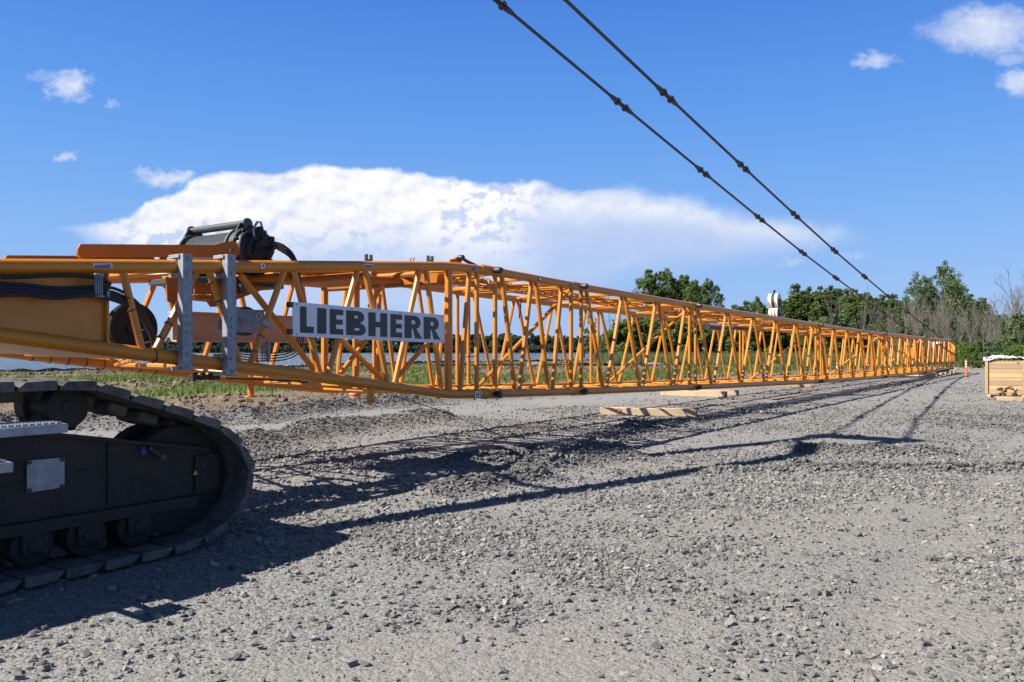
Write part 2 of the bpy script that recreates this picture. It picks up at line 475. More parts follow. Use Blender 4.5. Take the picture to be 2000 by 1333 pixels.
LAKE = [(-700, -100), (-120, 30), (-72, 55), (-45, 71), (-27, 88), (-10, 128), (9, 146), (18, 175), (60, 400), (240, 830), (-300, 850), (-1500, 700)]
def in_poly(x, y, pts):
    c = np.zeros(x.shape, bool); n = len(pts)
    for i in range(n):
        (ax, ay), (bx, by) = pts[i], pts[(i + 1) % n]
        k = ((ay > y) != (by > y)) & (x < (bx - ax) * (y - ay) / (by - ay + 1e-12) + ax)
        c ^= k
    return c
def ridge(x, y, pts, wd, h, rough=.5, sc=2.2):
    d = np.abs(poly_sd(x, y, pts))
    nn = fbm(x, y, sc, 3)
    return h * np.exp(-(d / wd) ** 2) * (1 - rough + 2 * rough * nn)
g2 = lambda *p: [tuple(G(a, b)[:2]) for a, b in p]
BERM1 = [(-20, 14.2), (-14, 17), (-9.7, 19.2), (-6.64, 20.9), (-4.9, 24.9), (-2.8, 27.4), (-.5, 29.8), (3, 33.5)]
BERM2 = g2((440, 888), (520, 868), (610, 852), (700, 838), (780, 827), (850, 820))
RIDGES = [(BERM1, .50, .30, .5), (BERM2, .60, .25, .5),
          (g2((860, 962), (960, 948), (1050, 934)), .22, .16, .6), (g2((1030, 920), (1120, 905), (1215, 895)), .30, .22, .6),
          (g2((1230, 838), (1290, 832), (1330, 828)), .35, .14, .6), (g2((900, 905), (1000, 893), (1150, 880)), .35, .12, .8),
          (g2((1520, 884), (1600, 888), (1720, 890), (1850, 892)), .20, .14, .6),
          (g2((1560, 920), (1700, 920), (1850, 921), (2040, 920)), .13, .11, .5), (g2((1380, 925), (1480, 921), (1560, 920)), .13, .06, .6),
          (g2((1830, 826), (1900, 838), (2030, 842)), .5, .12, .8), (g2((1850, 815), (1960, 820), (2050, 820)), .5, .10, .8)]
LANES = [[(.4, 2.5), (11, 18), (34, 50)], [(2.4, 2.5), (13, 18), (36, 50)]]
DUSTY = [(0.4, 4.3, 2.6, 1.0), (2.6, 5.2, 1.6, 1.0), (3.2, 8.2, 2.6, 1.1), (5.6, 9.2, 2.2, 1.0), (-1.0, 9.2, 1.6, .7), (1.2, 12.6, 3.0, 1.0), (-3.4, 11.6, 2.0, 1.4), (8, 12.5, 3, 1.2)]
def dusty(x, y):
    d = np.zeros_like(x)
    wob = (fbm(x, y, .9, 4) - .5) * 1.3
    for cx, cy, rx, ry in DUSTY: d = np.maximum(d, 1 - sst(.5, 1.3, np.hypot((x - cx) / rx, (y - cy) / ry) + wob))
    for ln in LANES: d = np.maximum(d, .8 * np.exp(-(poly_sd(x, y, ln) / .32) ** 2))
    return d
def height(x, y):
    e = poly_sd(x, y, EDGE)                    # > 0 beyond the yard
    h = .04 * (fbm(x, y, .35, 3) - .5) + .016 * (fbm(x, y, 1.7, 3) - .5)
    r = np.hypot(x, y)
    near = r < 70
    for pts, wd, hh, rg in RIDGES:
        if near.any():
            q = np.zeros_like(h); q[near] = ridge(x[near], y[near], pts, wd, hh, rg)
            h = h + q
    for ln in LANES:
        if near.any():
            q = np.zeros_like(h); q[near] = np.exp(-(poly_sd(x[near], y[near], ln) / .26) ** 2); h = h - .035 * q
    rough = sst(.5, 5, e)
    h = h + rough * (.30 * (fbm(x, y, .22, 4) - .45) + .14 * (fbm(x, y, 1.1, 4) - .5))
    lk = np.abs(poly_sd(x, y, LAKE, True)); ins = in_poly(x, y, LAKE)
    sd = np.where(ins, -lk, lk)
    h = np.where(sd < 9, h - (1 - sst(-14, 9, sd)) * 1.7, h)
    h = h + sst(120, 900, r) * np.where(ins, 0, 1.5) * sst(0, 60, sd)
    return h, e, sd
ang = np.radians(np.concatenate([np.arange(-44, 44.01, .125), np.arange(47, 314, 3.0)]))
rad = np.concatenate([[0.05, .8, 1.6], np.geomspace(2.4, 7, 110), np.geomspace(7, 36, 420)[1:], np.geomspace(36, 160, 150)[1:], np.geomspace(160, 6000, 70)[1:]])
RR, AA = np.meshgrid(rad, ang, indexing='ij')
gx = (RR * np.sin(AA)).ravel(); gy = (RR * np.cos(AA)).ravel()
gh, ge, gs = height(gx, gy)
na, nr = len(ang), len(rad)
ii = np.arange(nr - 1)[:, None] * na; jj = np.arange(na)[None, :]; j2 = (jj + 1) % na
faces = np.stack([ii + jj, ii + na + jj, ii + na + j2, ii + j2], -1).reshape(-1, 4)
# what grows or lies where
nA = fbm(gx, gy, .16, 4); nB = fbm(gx, gy, .55, 4); nC = fbm(gx, gy, .07, 3)
def grass_mask(x, y, e, sd, a, b):
    right = sst(13, 26, x)
    left = sst(-3, -9, x); lo = 3.5 + 3 * right + 7.5 * left; hi = 13 + 26 * right + 24 * left
    band = sst(lo - 2, lo + 2, e) * (1 - .90 * sst(hi - 4, hi + 4, e))
    return np.clip(band * sst(.40, .54, .55 * a + .45 * b) * sst(1, 5, sd), 0, 1)
gm = grass_mask(gx, gy, ge, gs, nA, nB)
dirt = sst(.2, 1.6, ge)
dust = np.maximum(.55 * sst(.45, .60, .6 * nC + .4 * nA), np.where(np.hypot(gx, gy) < 60, dusty(gx, gy), 0)) * (1 - dirt)
bermm = np.zeros_like(gx)
for pts, wd, hh, rg in RIDGES:
    k = np.hypot(gx, gy) < 70
    bermm[k] = np.maximum(bermm[k], np.exp(-(poly_sd(gx[k], gy[k], pts) / (wd * 1.2)) ** 2))
roadb = np.exp(-((poly_sd(gx, gy, EDGE) + 2.6) / 1.7) ** 2) * (gx < 20)
ground = np_mesh('ground', np.c_[gx, gy, gh], faces, None, {'grass': gm, 'dirt': dirt, 'dust': dust, 'berm': bermm, 'road': roadb}, True)
COL.objects.link(ground); tag(ground, kind='structure')
m, nt, b = new_mat('gravel_yard'); M['ground'] = m
def att(n): a = N(nt, 'ShaderNodeAttribute'); a.attribute_name = n; return a.outputs['Fac']
tcg = N(nt, 'ShaderNodeTexCoord').outputs['Object']
vo = N(nt, 'ShaderNodeTexVoronoi'); vo.inputs['Scale'].default_value = 46; L(nt, tcg, vo.inputs['Vector'])
vo2 = N(nt, 'ShaderNodeTexVoronoi'); vo2.inputs['Scale'].default_value = 19; L(nt, tcg, vo2.inputs['Vector'])
nf = noise(nt, 140, 4, .7, tcg); nm = noise(nt, 5, 6, .65, tcg); nl = noise(nt, .7, 5, .6, tcg)
hs = N(nt, 'ShaderNodeSeparateColor'); L(nt, vo.outputs['Color'], hs.inputs[0])
grav = mixc(nt, hs.outputs[0], (.105, .103, .099), (.25, .244, .232))
grav = mixc(nt, .35, grav, mixc(nt, nf.outputs[0], (0.086, 0.086, 0.084), (.305, .295, .277)))
dustc = mixc(nt, nm.outputs[0], (.152, .142, .129), (.23, .215, .196))
f = N(nt, 'ShaderNodeMath', operation='MULTIPLY'); L(nt, att('dust'), f.inputs[0]); L(nt, ramp(nt, nm.outputs[0], .3, .6), f.inputs[1])
f2 = N(nt, 'ShaderNodeMath', operation='MULTIPLY'); L(nt, f.outputs[0], f2.inputs[0]); f2.inputs[1].default_value = .75
c = mixc(nt, f2.outputs[0], grav, dustc)
roadc = mixc(nt, nf.outputs[0], (.175, .17, .161), (.24, .233, .221))
f = N(nt, 'ShaderNodeMath', operation='MULTIPLY'); L(nt, att('road'), f.inputs[0]); f.inputs[1].default_value = .8
c = mixc(nt, f.outputs[0], c, roadc)
dk = mixc(nt, hs.outputs[1], (.054, .051, .047), (.128, .121, .110))
f = N(nt, 'ShaderNodeMath', operation='MULTIPLY'); L(nt, att('berm'), f.inputs[0]); f.inputs[1].default_value = .7
c = mixc(nt, f.outputs[0], c, dk)
earth = mixc(nt, ramp(nt, nm.outputs[0], .33, .66), (.085, .058, .036), (.235, .175, .115))
earth = mixc(nt, ramp(nt, nl.outputs[0], .45, .62), earth, mixc(nt, nm.outputs[0], (.075, .056, .04), (.17, .135, .10)))
c = mixc(nt, att('dirt'), c, earth)
gr = mixc(nt, ramp(nt, nm.outputs[0], .3, .7), (.055, .085, .022), (.13, .17, .045))
f = N(nt, 'ShaderNodeMath', operation='MULTIPLY'); L(nt, att('grass'), f.inputs[0]); f.inputs[1].default_value = .8
c = mixc(nt, f.outputs[0], c, gr)
L(nt, c, b.inputs['Base Color']); b.inputs['Roughness'].default_value = .95; b.inputs['Specular IOR Level'].default_value = .15
hsum = N(nt, 'ShaderNodeMath', operation='MULTIPLY_ADD'); L(nt, vo.outputs['Distance'], hsum.inputs[0]); hsum.inputs[1].default_value = -.012
sc_ = N(nt, 'ShaderNodeMath', operation='MULTIPLY'); L(nt, nf.outputs[0], sc_.inputs[0]); sc_.inputs[1].default_value = .006
L(nt, sc_.outputs[0], hsum.inputs[2])
h2 = N(nt, 'ShaderNodeMath', operation='MULTIPLY_ADD'); L(nt, vo2.outputs['Distance'], h2.inputs[0]); h2.inputs[1].default_value = -.018; L(nt, hsum.outputs[0], h2.inputs[2])
h3 = N(nt, 'ShaderNodeMath', operation='MULTIPLY_ADD'); L(nt, nm.outputs[0], h3.inputs[0]); h3.inputs[1].default_value = .035; L(nt, h2.outputs[0], h3.inputs[2])
bp = N(nt, 'ShaderNodeBump'); bp.inputs['Strength'].default_value = .55; bp.inputs['Distance'].default_value = 1.0
L(nt, h3.outputs[0], bp.inputs['Height']); L(nt, bp.outputs[0], b.inputs['Normal'])
ground.data.materials.append(m)

# lake
m, nt, b = new_mat('lake_water'); M['water'] = m
b.inputs['Base Color'].default_value = (.055, .085, .105, 1); b.inputs['Roughness'].default_value = .16; b.inputs['IOR'].default_value = 1.33
tcw = N(nt, 'ShaderNodeTexCoord'); mpw = N(nt, 'ShaderNodeMapping'); mpw.inputs['Scale'].default_value = (.5, 1.3, 1); L(nt, tcw.outputs['Object'], mpw.inputs[0])
n1 = noise(nt, 1.3, 6, .65, mpw.outputs[0])
bp = N(nt, 'ShaderNodeBump'); bp.inputs['Strength'].default_value = 1; bp.inputs['Distance'].default_value = 1.6
L(nt, n1.outputs[0], bp.inputs['Height']); L(nt, bp.outputs[0], b.inputs['Normal'])
me = bpy.data.meshes.new('lake'); me.from_pydata([(-3000, -400, -.62), (400, -400, -.62), (400, 1400, -.62), (-3000, 1400, -.62)], [], [(0, 1, 2, 3)])
me.materials.append(m); lake = bpy.data.objects.new('lake', me); COL.objects.link(lake); tag(lake, kind='structure')

# ------------------------------------------------------------------ loose stones
ICO_V = None
def ico():
    c8 = np.array([(-1, -1, -1), (1, -1, -1), (1, 1, -1), (-1, 1, -1), (-1, -1, 1), (1, -1, 1), (1, 1, 1), (-1, 1, 1), (0, 0, 1.5), (.0, -1.5, .1), (1.5, 0, 0)], float) * .72
    f8 = np.array([(0, 2, 1), (0, 3, 2), (4, 5, 8), (5, 6, 8), (6, 7, 8), (7, 4, 8), (0, 1, 9), (1, 5, 9), (5, 4, 9), (4, 0, 9), (1, 2, 10), (2, 6, 10), (6, 5, 10), (5, 1, 10), (2, 3, 7), (2, 7, 6), (3, 0, 4), (3, 4, 7)])
    return c8, f8
    t = (1 + 5 ** .5) / 2
    v = np.array([(-1, t, 0), (1, t, 0), (-1, -t, 0), (1, -t, 0), (0, -1, t), (0, 1, t), (0, -1, -t), (0, 1, -t), (t, 0, -1), (t, 0, 1), (-t, 0, -1), (-t, 0, 1)], float)
    v /= np.linalg.norm(v[0])
    f = np.array([(0, 11, 5), (0, 5, 1), (0, 1, 7), (0, 7, 10), (0, 10, 11), (1, 5, 9), (5, 11, 4), (11, 10, 2), (10, 7, 6), (7, 1, 8),
                  (3, 9, 4), (3, 4, 2), (3, 2, 6), (3, 6, 8), (3, 8, 9), (4, 9, 5), (2, 4, 11), (6, 2, 10), (8, 6, 7), (9, 8, 1)])
    return v, f
OCT_V = np.array([(1, 0, 0), (-1, 0, 0), (0, 1, 0), (0, -1, 0), (0, 0, 1), (0, 0, -1)], float)
OCT_F = np.array([(0, 2, 4), (2, 1, 4), (1, 3, 4), (3, 0, 4), (2, 0, 5), (1, 2, 5), (3, 1, 5), (0, 3, 5)])
def stones_mesh(x, y, size, tone, base, lowpoly, sink=.25):
    bv, bf = (OCT_V, OCT_F) if lowpoly else ico()
    n = len(x); k = len(bv)
    v = np.repeat(bv[None], n, 0)
    v = v * (1 + rng.uniform(-.3, .25, (n, k, 1))) + rng.uniform(-.26, .26, (n, k, 3))
    v = v * np.stack([rng.uniform(.75, 1.35, n), rng.uniform(.6, 1.0, n), rng.uniform(.38, .75, n)], -1)[:, None, :]
    a = rng.uniform(0, 2 * np.pi, n); ti = rng.normal(0, .35, n); tj = rng.normal(0, .35, n)
    vx, vy, vz = v[..., 0], v[..., 1], v[..., 2]
    vy, vz = vy * np.cos(ti)[:, None] - vz * np.sin(ti)[:, None], vy * np.sin(ti)[:, None] + vz * np.cos(ti)[:, None]
    vx, vz = vx * np.cos(tj)[:, None] - vz * np.sin(tj)[:, None], vx * np.sin(tj)[:, None] + vz * np.cos(tj)[:, None]
    ca, sa = np.cos(a)[:, None], np.sin(a)[:, None]
    px = vx * ca - vy * sa; py = vx * sa + vy * ca
    zz, _, _ = height(x, y)
    P = np.stack([x[:, None] + px * size[:, None], y[:, None] + py * size[:, None], (zz + size * sink)[:, None] + vz * size[:, None]], -1)
    Fc = (np.arange(n)[:, None, None] * k + bf[None]).reshape(-1, 3)
    col = np.repeat(tone, k)
    return P.reshape(-1, 3), Fc, col
def wedge(n, y0, y1, slack=1.14):
    y = np.sqrt(rng.uniform(y0 * y0, y1 * y1, n)); x = rng.uniform(-.62 * slack, .62 * slack, n) * y
    return x, y
sx, sy, ss, st_ = [], [], [], []
def scatter(n, y0, y1, s0, sig, keep, fl=.12):
    x, y = wedge(n, y0, y1)
    a = fbm(x, y, .45, 4); c_ = fbm(x, y, 1.6, 3); e = poly_sd(x, y, EDGE)
    bm_ = np.zeros(n)
    for pts, wd, hh, rg in RIDGES: bm_ = np.maximum(bm_, np.exp(-(poly_sd(x, y, pts) / (wd * 1.25)) ** 2))
    p = np.clip(fl + sst(.43, .60, .6 * a + .4 * c_) * .9, 0, 1) * (1 - .75 * dusty(x, y)) * (e < .3) + .07 * (e >= .3)
    p = np.where((np.abs(e + 2.6) < 1.5) & (x < 20), p * .10, p)
    p = np.clip(p + bm_ * 1.2, 0, 1)
    k = rng.random(n) < p * keep
    x, y, bm_ = x[k], y[k], bm_[k]
    s = s0 * np.exp(rng.normal(0, sig, len(x))) * (1 + .5 * bm_)
    t = np.clip(rng.normal(.5, .22, len(x)) - .28 * bm_, 0, 1)
    return x, y, np.clip(s, .004, .026 + y * .0012), t
m, nt, b = new_mat('crushed_stone'); M['stone'] = m
ta = N(nt, 'ShaderNodeAttribute'); ta.attribute_name = 'tone'
r = N(nt, 'ShaderNodeValToRGB'); r.color_ramp.elements[0].color = (.066, .067, .069, 1); r.color_ramp.elements[1].color = (.27, .258, .24, 1)
e_ = r.color_ramp.elements.new(.5); e_.color = (.160, .155, .146, 1)
L(nt, ta.outputs['Fac'], r.inputs[0])
nn = noise(nt, 60, 5, .7)
L(nt, mixc(nt, .5, r.outputs[0], mixc(nt, nn.outputs[0], (.5, .5, .5), (1.3, 1.28, 1.25)), 'MULTIPLY'), b.inputs['Base Color'])
b.inputs['Roughness'].default_value = .85; b.inputs['Specular IOR Level'].default_value = .25
parts = []
parts += [stones_mesh(*scatter(60000, 2.6, 7.5, .0085, .55, .9), None, False)]
parts += [stones_mesh(*scatter(90000, 2.6, 9, .0045, .35, .9, .6), None, False)]
parts += [stones_mesh(*scatter(8000, 2.6, 12, .019, .4, .9, .5), None, False)]
parts += [stones_mesh(*scatter(130000, 7, 14, .0125, .5, .9), None, False)]
parts += [stones_mesh(*scatter(130000, 13.5, 27, .020, .45, .9), None, True)]
parts += [stones_mesh(*scatter(40000, 26, 48, .035, .4, .7), None, True)]
vo_, fo_, to_, o_ = [], [], [], 0
for P, Fc, t in parts:
    vo_.append(P); fo_.append(Fc + o_); to_.append(t); o_ += len(P)
gravel = np_mesh('gravel', np.concatenate(vo_), np.concatenate(fo_), M['stone'], {'tone': np.concatenate(to_)})
COL.objects.link(gravel); tag(gravel, 'loose grey crushed stone scattered over the yard', 'gravel', kind='stuff')

# ------------------------------------------------------------------ grass, reeds
def blades(name, x, y, hgt, wid, mat, lean=.35):
    n = len(x); zz, _, _ = height(x, y)
    a = rng.uniform(0, 2 * np.pi, n); l = rng.normal(0, lean, (n, 2)) * hgt[:, None]
    dx, dy = np.cos(a) * wid, np.sin(a) * wid
    P = np.stack([np.stack([x - dx, y - dy, zz - .02], -1), np.stack([x + dx, y + dy, zz - .02], -1),
                  np.stack([x + l[:, 0], y + l[:, 1], zz + hgt], -1)], 1).reshape(-1, 3)
    t = np.repeat(rng.random(n), 3)
    o = np_mesh(name, P, np.arange(3 * n).reshape(-1, 3), mat, {'tone': t}); COL.objects.link(o); return o
x, y = wedge(420000, 20, 120); e = poly_sd(x, y, EDGE); k = (e > 2); x, y, e = x[k], y[k], e[k]
lk = np.abs(poly_sd(x, y, LAKE, True)); sd = np.where(in_poly(x, y, LAKE), -lk, lk)
gmk = grass_mask(x, y, e, sd, fbm(x, y, .16, 4), fbm(x, y, .55, 4))
k = rng.random(len(x)) < gmk * .8
gxx, gyy = x[k], y[k]
o = blades('grass', gxx, gyy, rng.uniform(.08, .34, len(gxx)) * (.6 + .8 * fbm(gxx, gyy, .4, 2)), rng.uniform(.015, .035, len(gxx)) * (1 + gyy / 90), M['grass'])
tag(o, 'rough green grass on the bank between yard and lake', 'grass', kind='stuff')
k = (rng.random(len(x)) < .022) & (sd > .5); wx, wy = x[k], y[k]
o = blades('dry_weeds', wx, wy, rng.uniform(.08, .4, len(wx)), rng.uniform(.012, .03, len(wx)) * (1 + wy / 90), M['straw'], .5)
tag(o, 'dry straw coloured weeds on the bare dirt', 'weeds', kind='stuff')
x = rng.uniform(12, 66, 60000); y = rng.uniform(88, 128, 60000)
k = (fbm(x, y, .08, 3) > .38) & (poly_sd(x, y, EDGE) > 14); x, y = x[k], y[k]
o = blades('reeds', x, y, rng.uniform(.6, 1.7, len(x)), rng.uniform(.03, .07, len(x)), M['reed'], .15)
tag(o, 'tall pale green reeds growing in front of the woods', 'reeds', kind='stuff')
# ------------------------------------------------------------------ the crawler crane
crane = empty('crawler_crane', Cr(-.5, .6, 0))
tag(crane, 'orange yellow crawler crane with its long lattice boom lowered across the gravel yard', 'crane')
W = 2.95
ZT = lambda s: float(np.interp(s, [-9.4, -7.97, -1.17, 0, 3, 9, 21, 33, 45, 57, 60.4], [2.44, 2.557, 3.13, 3.145, 3.06, 2.93, 2.72, 2.575, 2.53, 2.53, 2.25]))
ZB = lambda s: float(np.interp(s, [-9.4, -7.97, -1.17, 0, 3, 9, 21, 33, 45, 57, 60.4], [2.08, 1.894, 1.035, .995, .915, .78, .565, .425, .385, .43, .95]))
CR = .078
Y_ = M['yellow']

def section(s0, s1, tops, bots, vert, detailed, name='boom_section'):
    sec = empty(name, B((s0 + s1) / 2, W / 2, 1.8)); sec.parent = crane; sec.location = V(sec.location) - V(crane.location)
    for wv in (0, W):
        for zf in (ZT, ZB):
            ss_ = [s0] + [q for q in (-1.17,) if s0 < q < s1] + [s1]
            pts = []
            for q in ss_:
                if q == -1.17:
                    for d in (-.35, -.17, 0, .17, .35):
                        z = zf(q + d) if d else (zf(q - .17) + zf(q + .17)) / 2
                        pts.append(B(q + d, wv, z))
                else: pts.append(B(q, wv, zf(q)))
            MB().tube(pts, CR, 14).build('chord', Y_, sec)
    OFF[sec.name] = B((s0 + s1) / 2, W / 2, 1.8)
    def br(pts, r, nm='brace', n=8):
        return MB().tube(pts, r, n).build(nm, Y_, sec)
    # zigzag sides
    tb = sorted([(q, 1) for q in tops] + [(q, 0) for q in bots])
    gap = .07
    for wv in (0, W):
        allm = MB()
        for (qa, ta), (qb, tb_) in zip(tb, tb[1:]):
            if ta == tb_: continue
            sg = 1 if qb > qa else -1
            pa = B(qa + gap * sg, wv, ZT(qa) - .03 if ta else ZB(qa) + .03); pb = B(qb - gap * sg, wv, ZT(qb) - .03 if tb_ else ZB(qb) + .03)
            if detailed and wv == 0: br([pa, pb], .044)
            else: allm.tube([pa, pb], .042, 7)
        for q in vert:
            r = .066 if q == -1.17 else .042
            p = [B(q, wv, ZB(q) + .03), B(q, wv, ZT(q) - .03)]
            if detailed and wv == 0: br(p, r, 'post')
            else: allm.tube(p, r, 8)
        if allm.v: allm.build('side_lattice', Y_, sec)
    # top and bottom lacing
    for zf, nodes, nm in ((ZT, tops, 'top_lattice'), (ZB, bots, 'bottom_lattice')):
        lm = MB(); nodes = sorted(set(list(nodes) + [s0 + .15, s1 - .15]))
        for k, q in enumerate(nodes):
            lm.tube([B(q, .03, zf(q)), B(q, W - .03, zf(q))], .034, 7)
            if k + 1 < len(nodes):
                q2 = nodes[k + 1]
                a, b_ = (.05, W - .05) if k % 2 else (W - .05, .05)
                lm.tube([B(q + .05, a, zf(q)), B(q2 - .05, b_, zf(q2))], .03, 7)
        lm.build(nm, Y_, sec)
    return sec

def pins(sec, s):
    """black joint pins and forged lugs"""
    for wv in (0, W):
        for zf in (ZT, ZB):
            z = zf(s)
            if wv == 0:
                MB().lathe(B(s, -.06, z), -WV, [(-.05, .05), (.07, .05), (.072, .058), (.15, .058), (.165, .045)], 14).build('joint_pin', M['black'], sec)
            d = (B(s + .2, wv, zf(s + .2)) - B(s - .2, wv, zf(s - .2))).normalized()
            up = WV.cross(d).normalized()
            if up.z < 0: up = -up
            for k, (a, hw, wo) in enumerate(((-.16, .17, 0), (.16, .17, 0))):
                MB().lathe(B(s, wv, z) + d * (a - hw), d, [(0, CR - .002), (.05, .090), (.28, .090 + .002 * k), (.335, CR + .004)] if k else [(.005, CR + .004), (.06, .090), (.29, .090), (.34, CR - .002)], 18).build('joint_lug', Y_, sec)

def zig(s0, s1, n):
    p = (s1 - s0) / n
    return [s0 + p * k for k in range(n + 1)], [s0 + p * (k + .5) for k in range(n)]
def cross(sec, s):
    MB().tube([B(s + .25, W - .3, ZB(s)), B(s, .05, ZT(s) - .06)], .042, 8).build('cross_brace', Y_, sec)
def walkway(sec, s0, s1):
    mb = MB(); n = int((s1 - s0) / .16)
    for wv in (1.05, 1.35, 1.65, 1.95):
        mb.tube([B(s0 + .1, wv, ZT(s0) + .0), B(s1 - .1, wv, ZT(s1) + .0)], .018, 4)
    for k in range(n):
        q = s0 + .15 + k * (s1 - s0 - .3) / max(1, n - 1); z = ZT(q) + .03
        mb.box(B(q, 1.5, z), DV * .052, WV * .5, ZV * .008)
    mb.build('walkway', M['yellow'], sec)
    for q in np.arange(s0 + 1.2, s1, 3.8):
        MB().bbox(B(q, .95, ZT(q) - .05), DV * .02, WV * .035, ZV * .065, .01).build('walkway_bracket', M['galv'], sec)

fpx = lambda *p: [BPs(a) for a in p]
foot = section(-9.3, 0, fpx(227, 397, 565, 706, 826, 922), fpx(290, 479, 633, 764, 868, 893), [-1.17, BPs(931)], True, 'boom_foot')
S1 = section(0, 3, [.25, 1.35, 2.42], [.80, 1.94], [.12, 2.72], True)
tz, bz = zig(3.25, 8.5, 3); S2 = section(3, 9, tz, bz, [3.12, 8.72], True)
secs = [foot, S1, S2]
for k in range(4):
    s0 = 9 + 12 * k
    tz, bz = zig(s0 + .2, s0 + 11.4, 5)
    secs.append(section(s0, s0 + 12, tz, bz, [s0 + .12, s0 + 11.75], k < 2))
for sec, s in zip(secs, (0, 3, 9, 21, 33, 45, 57)): pins(sec, s)
for sec, s in zip(secs[1:], (2.8, 8.8, 20.8, 32.8, 44.8)): cross(sec, s)
for sec, (a, b_) in zip(secs, ((-3.2, 0), (0, 3), (3, 9), (9, 21), (21, 33), (33, 45), (45, 57))): walkway(sec, a, b_)
# cross bracing inside the boom foot
for (xa, ya, wa_, xb, yb, wb_) in ((470, 538, .12, 613, 722, .5), (642, 640, .35, 746, 741, .35), (837, 668, .9, 778, 735, .9), (715, 665, 1.4, 665, 730, 1.4), (752, 546, 1.0, 722, 600, 1.4)):
    MB().tube([BP(xa, ya, wa_), BP(xb, yb, wb_)], .042, 8).build('cross_brace', Y_, foot)
for (xa, ya, xb, yb, wv) in ((698, 545, 697, 735, 1.5), (741, 575, 738, 732, 2.0)):
    MB().tube([BP(xa, ya, wv), BP(xb, yb, wv)], .042, 8).build('post', Y_, foot)
# top frame members seen inside the head of the foot section
hm = MB()
for q in (-4.4, -3.0, -1.9): hm.tube([B(q, .05, ZT(q) - .12), B(q, W - .05, ZT(q) - .12)], .05, 8)
hm.bbox(B(-2.2, 1.5, ZT(-2.2) - .16), DV * .5, WV * .95, ZV * .035, .01)
hm.bbox(B(-1.2, 1.5, ZT(-1.2) - .2), DV * .12, WV * 1.4, ZV * .09, .02)
hm.build('top_frame', M['orange'], foot)

# ---- side plates and floor of the foot
sp = BPs(213)
for wv in (.05, W - .05):
    mb = MB()
    out = [(-9.3, ZB(-9.3)), (sp, ZB(sp)), (sp, ZT(sp)), (-9.3, ZT(-9.3))]
    mb.prism([B(s, wv, z) for s, z in out], WV * .02)
    mb.bbox(B(sp - .015, wv - .01, (ZB(sp) + ZT(sp)) / 2), DV * .014, WV * .05, ZV * ((ZT(sp) - ZB(sp)) / 2 - .07), .005)
    for t in (-8.3, ):
        mb.bbox(B(t, wv - .015, (ZB(t) + ZT(t)) / 2), DV * .01, WV * .03, ZV * ((ZT(t) - ZB(t)) / 2 - .07), .004)
    mb.build('side_plate', M['yellow'], foot)
mb = MB(); mb.prism([B(-9.3, .1, ZB(-9.3) - .04), B(-6.2, .1, ZB(-6.2) - .04), B(-6.9, W - .1, ZB(-6.9) - .04), B(-9.3, W - .1, ZB(-9.3) - .04)], ZV * .02)
mb.build('floor_plate', M['pale_orange'], foot)
# small stub feet under the lower chords
for px, py, wv in ((724, 764, 0), (490, 757, W)):
    s = BPs(px, wv); z = ZB(s)
    MB().lathe(B(s, wv, z - .05), -ZV, [(0, .055), (.2, .055), (.2, .11), (.225, .11)], 12).build('stub_foot', Y_, foot)

# ---- long flat arms lying on top of the foot
def arm(px0, px1, ytop, ybot, wv, th, hooked=True):
    h = ybot - ytop
    P = lambda x, y: BP(x, y, wv)
    mb = MB()
    s0, s1 = px0, px1
    if hooked:
        body = [(s0 + 6, ytop), (s1 - 45, ytop + 2), (s1 - 45, ybot), (s0 + 33, ybot - 1), (s0 + 20, ybot), (s0 + 15, ybot + 8), (s0 + 11, ybot + 9), (s0, ybot - 6), (s0, ytop + 10)]
    else:
        body = [(s0, ytop + 1), (s1 - 45, ytop + 1), (s1 - 45, ybot), (s0, ybot)]
    mb.prism([P(*q) for q in body], WV * th)
    # lobed end with an oval hole
    cx, cy = s1 - 17, (ytop + ybot) / 2 - 1
    R = [(s1 - 45, ytop + 2), (s1 - 30, ytop - 3), (s1 - 12, ytop - 6), (s1 - 4, ytop - 2), (s1, cy - 2), (s1 + 1, cy + 8), (s1 - 6, ybot), (s1 - 30, ybot), (s1 - 45, ybot), (s1 - 45, cy)]
    I = [(cx - 7, cy - 2), (cx - 4, cy - 4), (cx, cy - 5), (cx + 4, cy - 4), (cx + 7, cy - 2), (cx + 8, cy), (cx + 5, cy + 2.5), (cx, cy + 3), (cx - 5, cy + 2.5), (cx - 8, cy)]
    mb.ring([P(*q) for q in R], [P(*q) for q in I], WV * th)
    return mb.build('support_arm', M['orange'], foot)
arm(152, 467, 477, 503, .30, .035); arm(157, 470, 478, 503, .62, .035)
arm(8, 323, 499, 511, 2.25, .035); arm(14, 326, 500, 511, 2.55, .035)
mb = MB()
for px, wv in ((165, .48), (250, .48)): mb.bbox(BP(px, 492, wv), DV * .02, WV * .14, ZV * .05, .005)
mb.build('arm_spacer', M['orange'], foot)

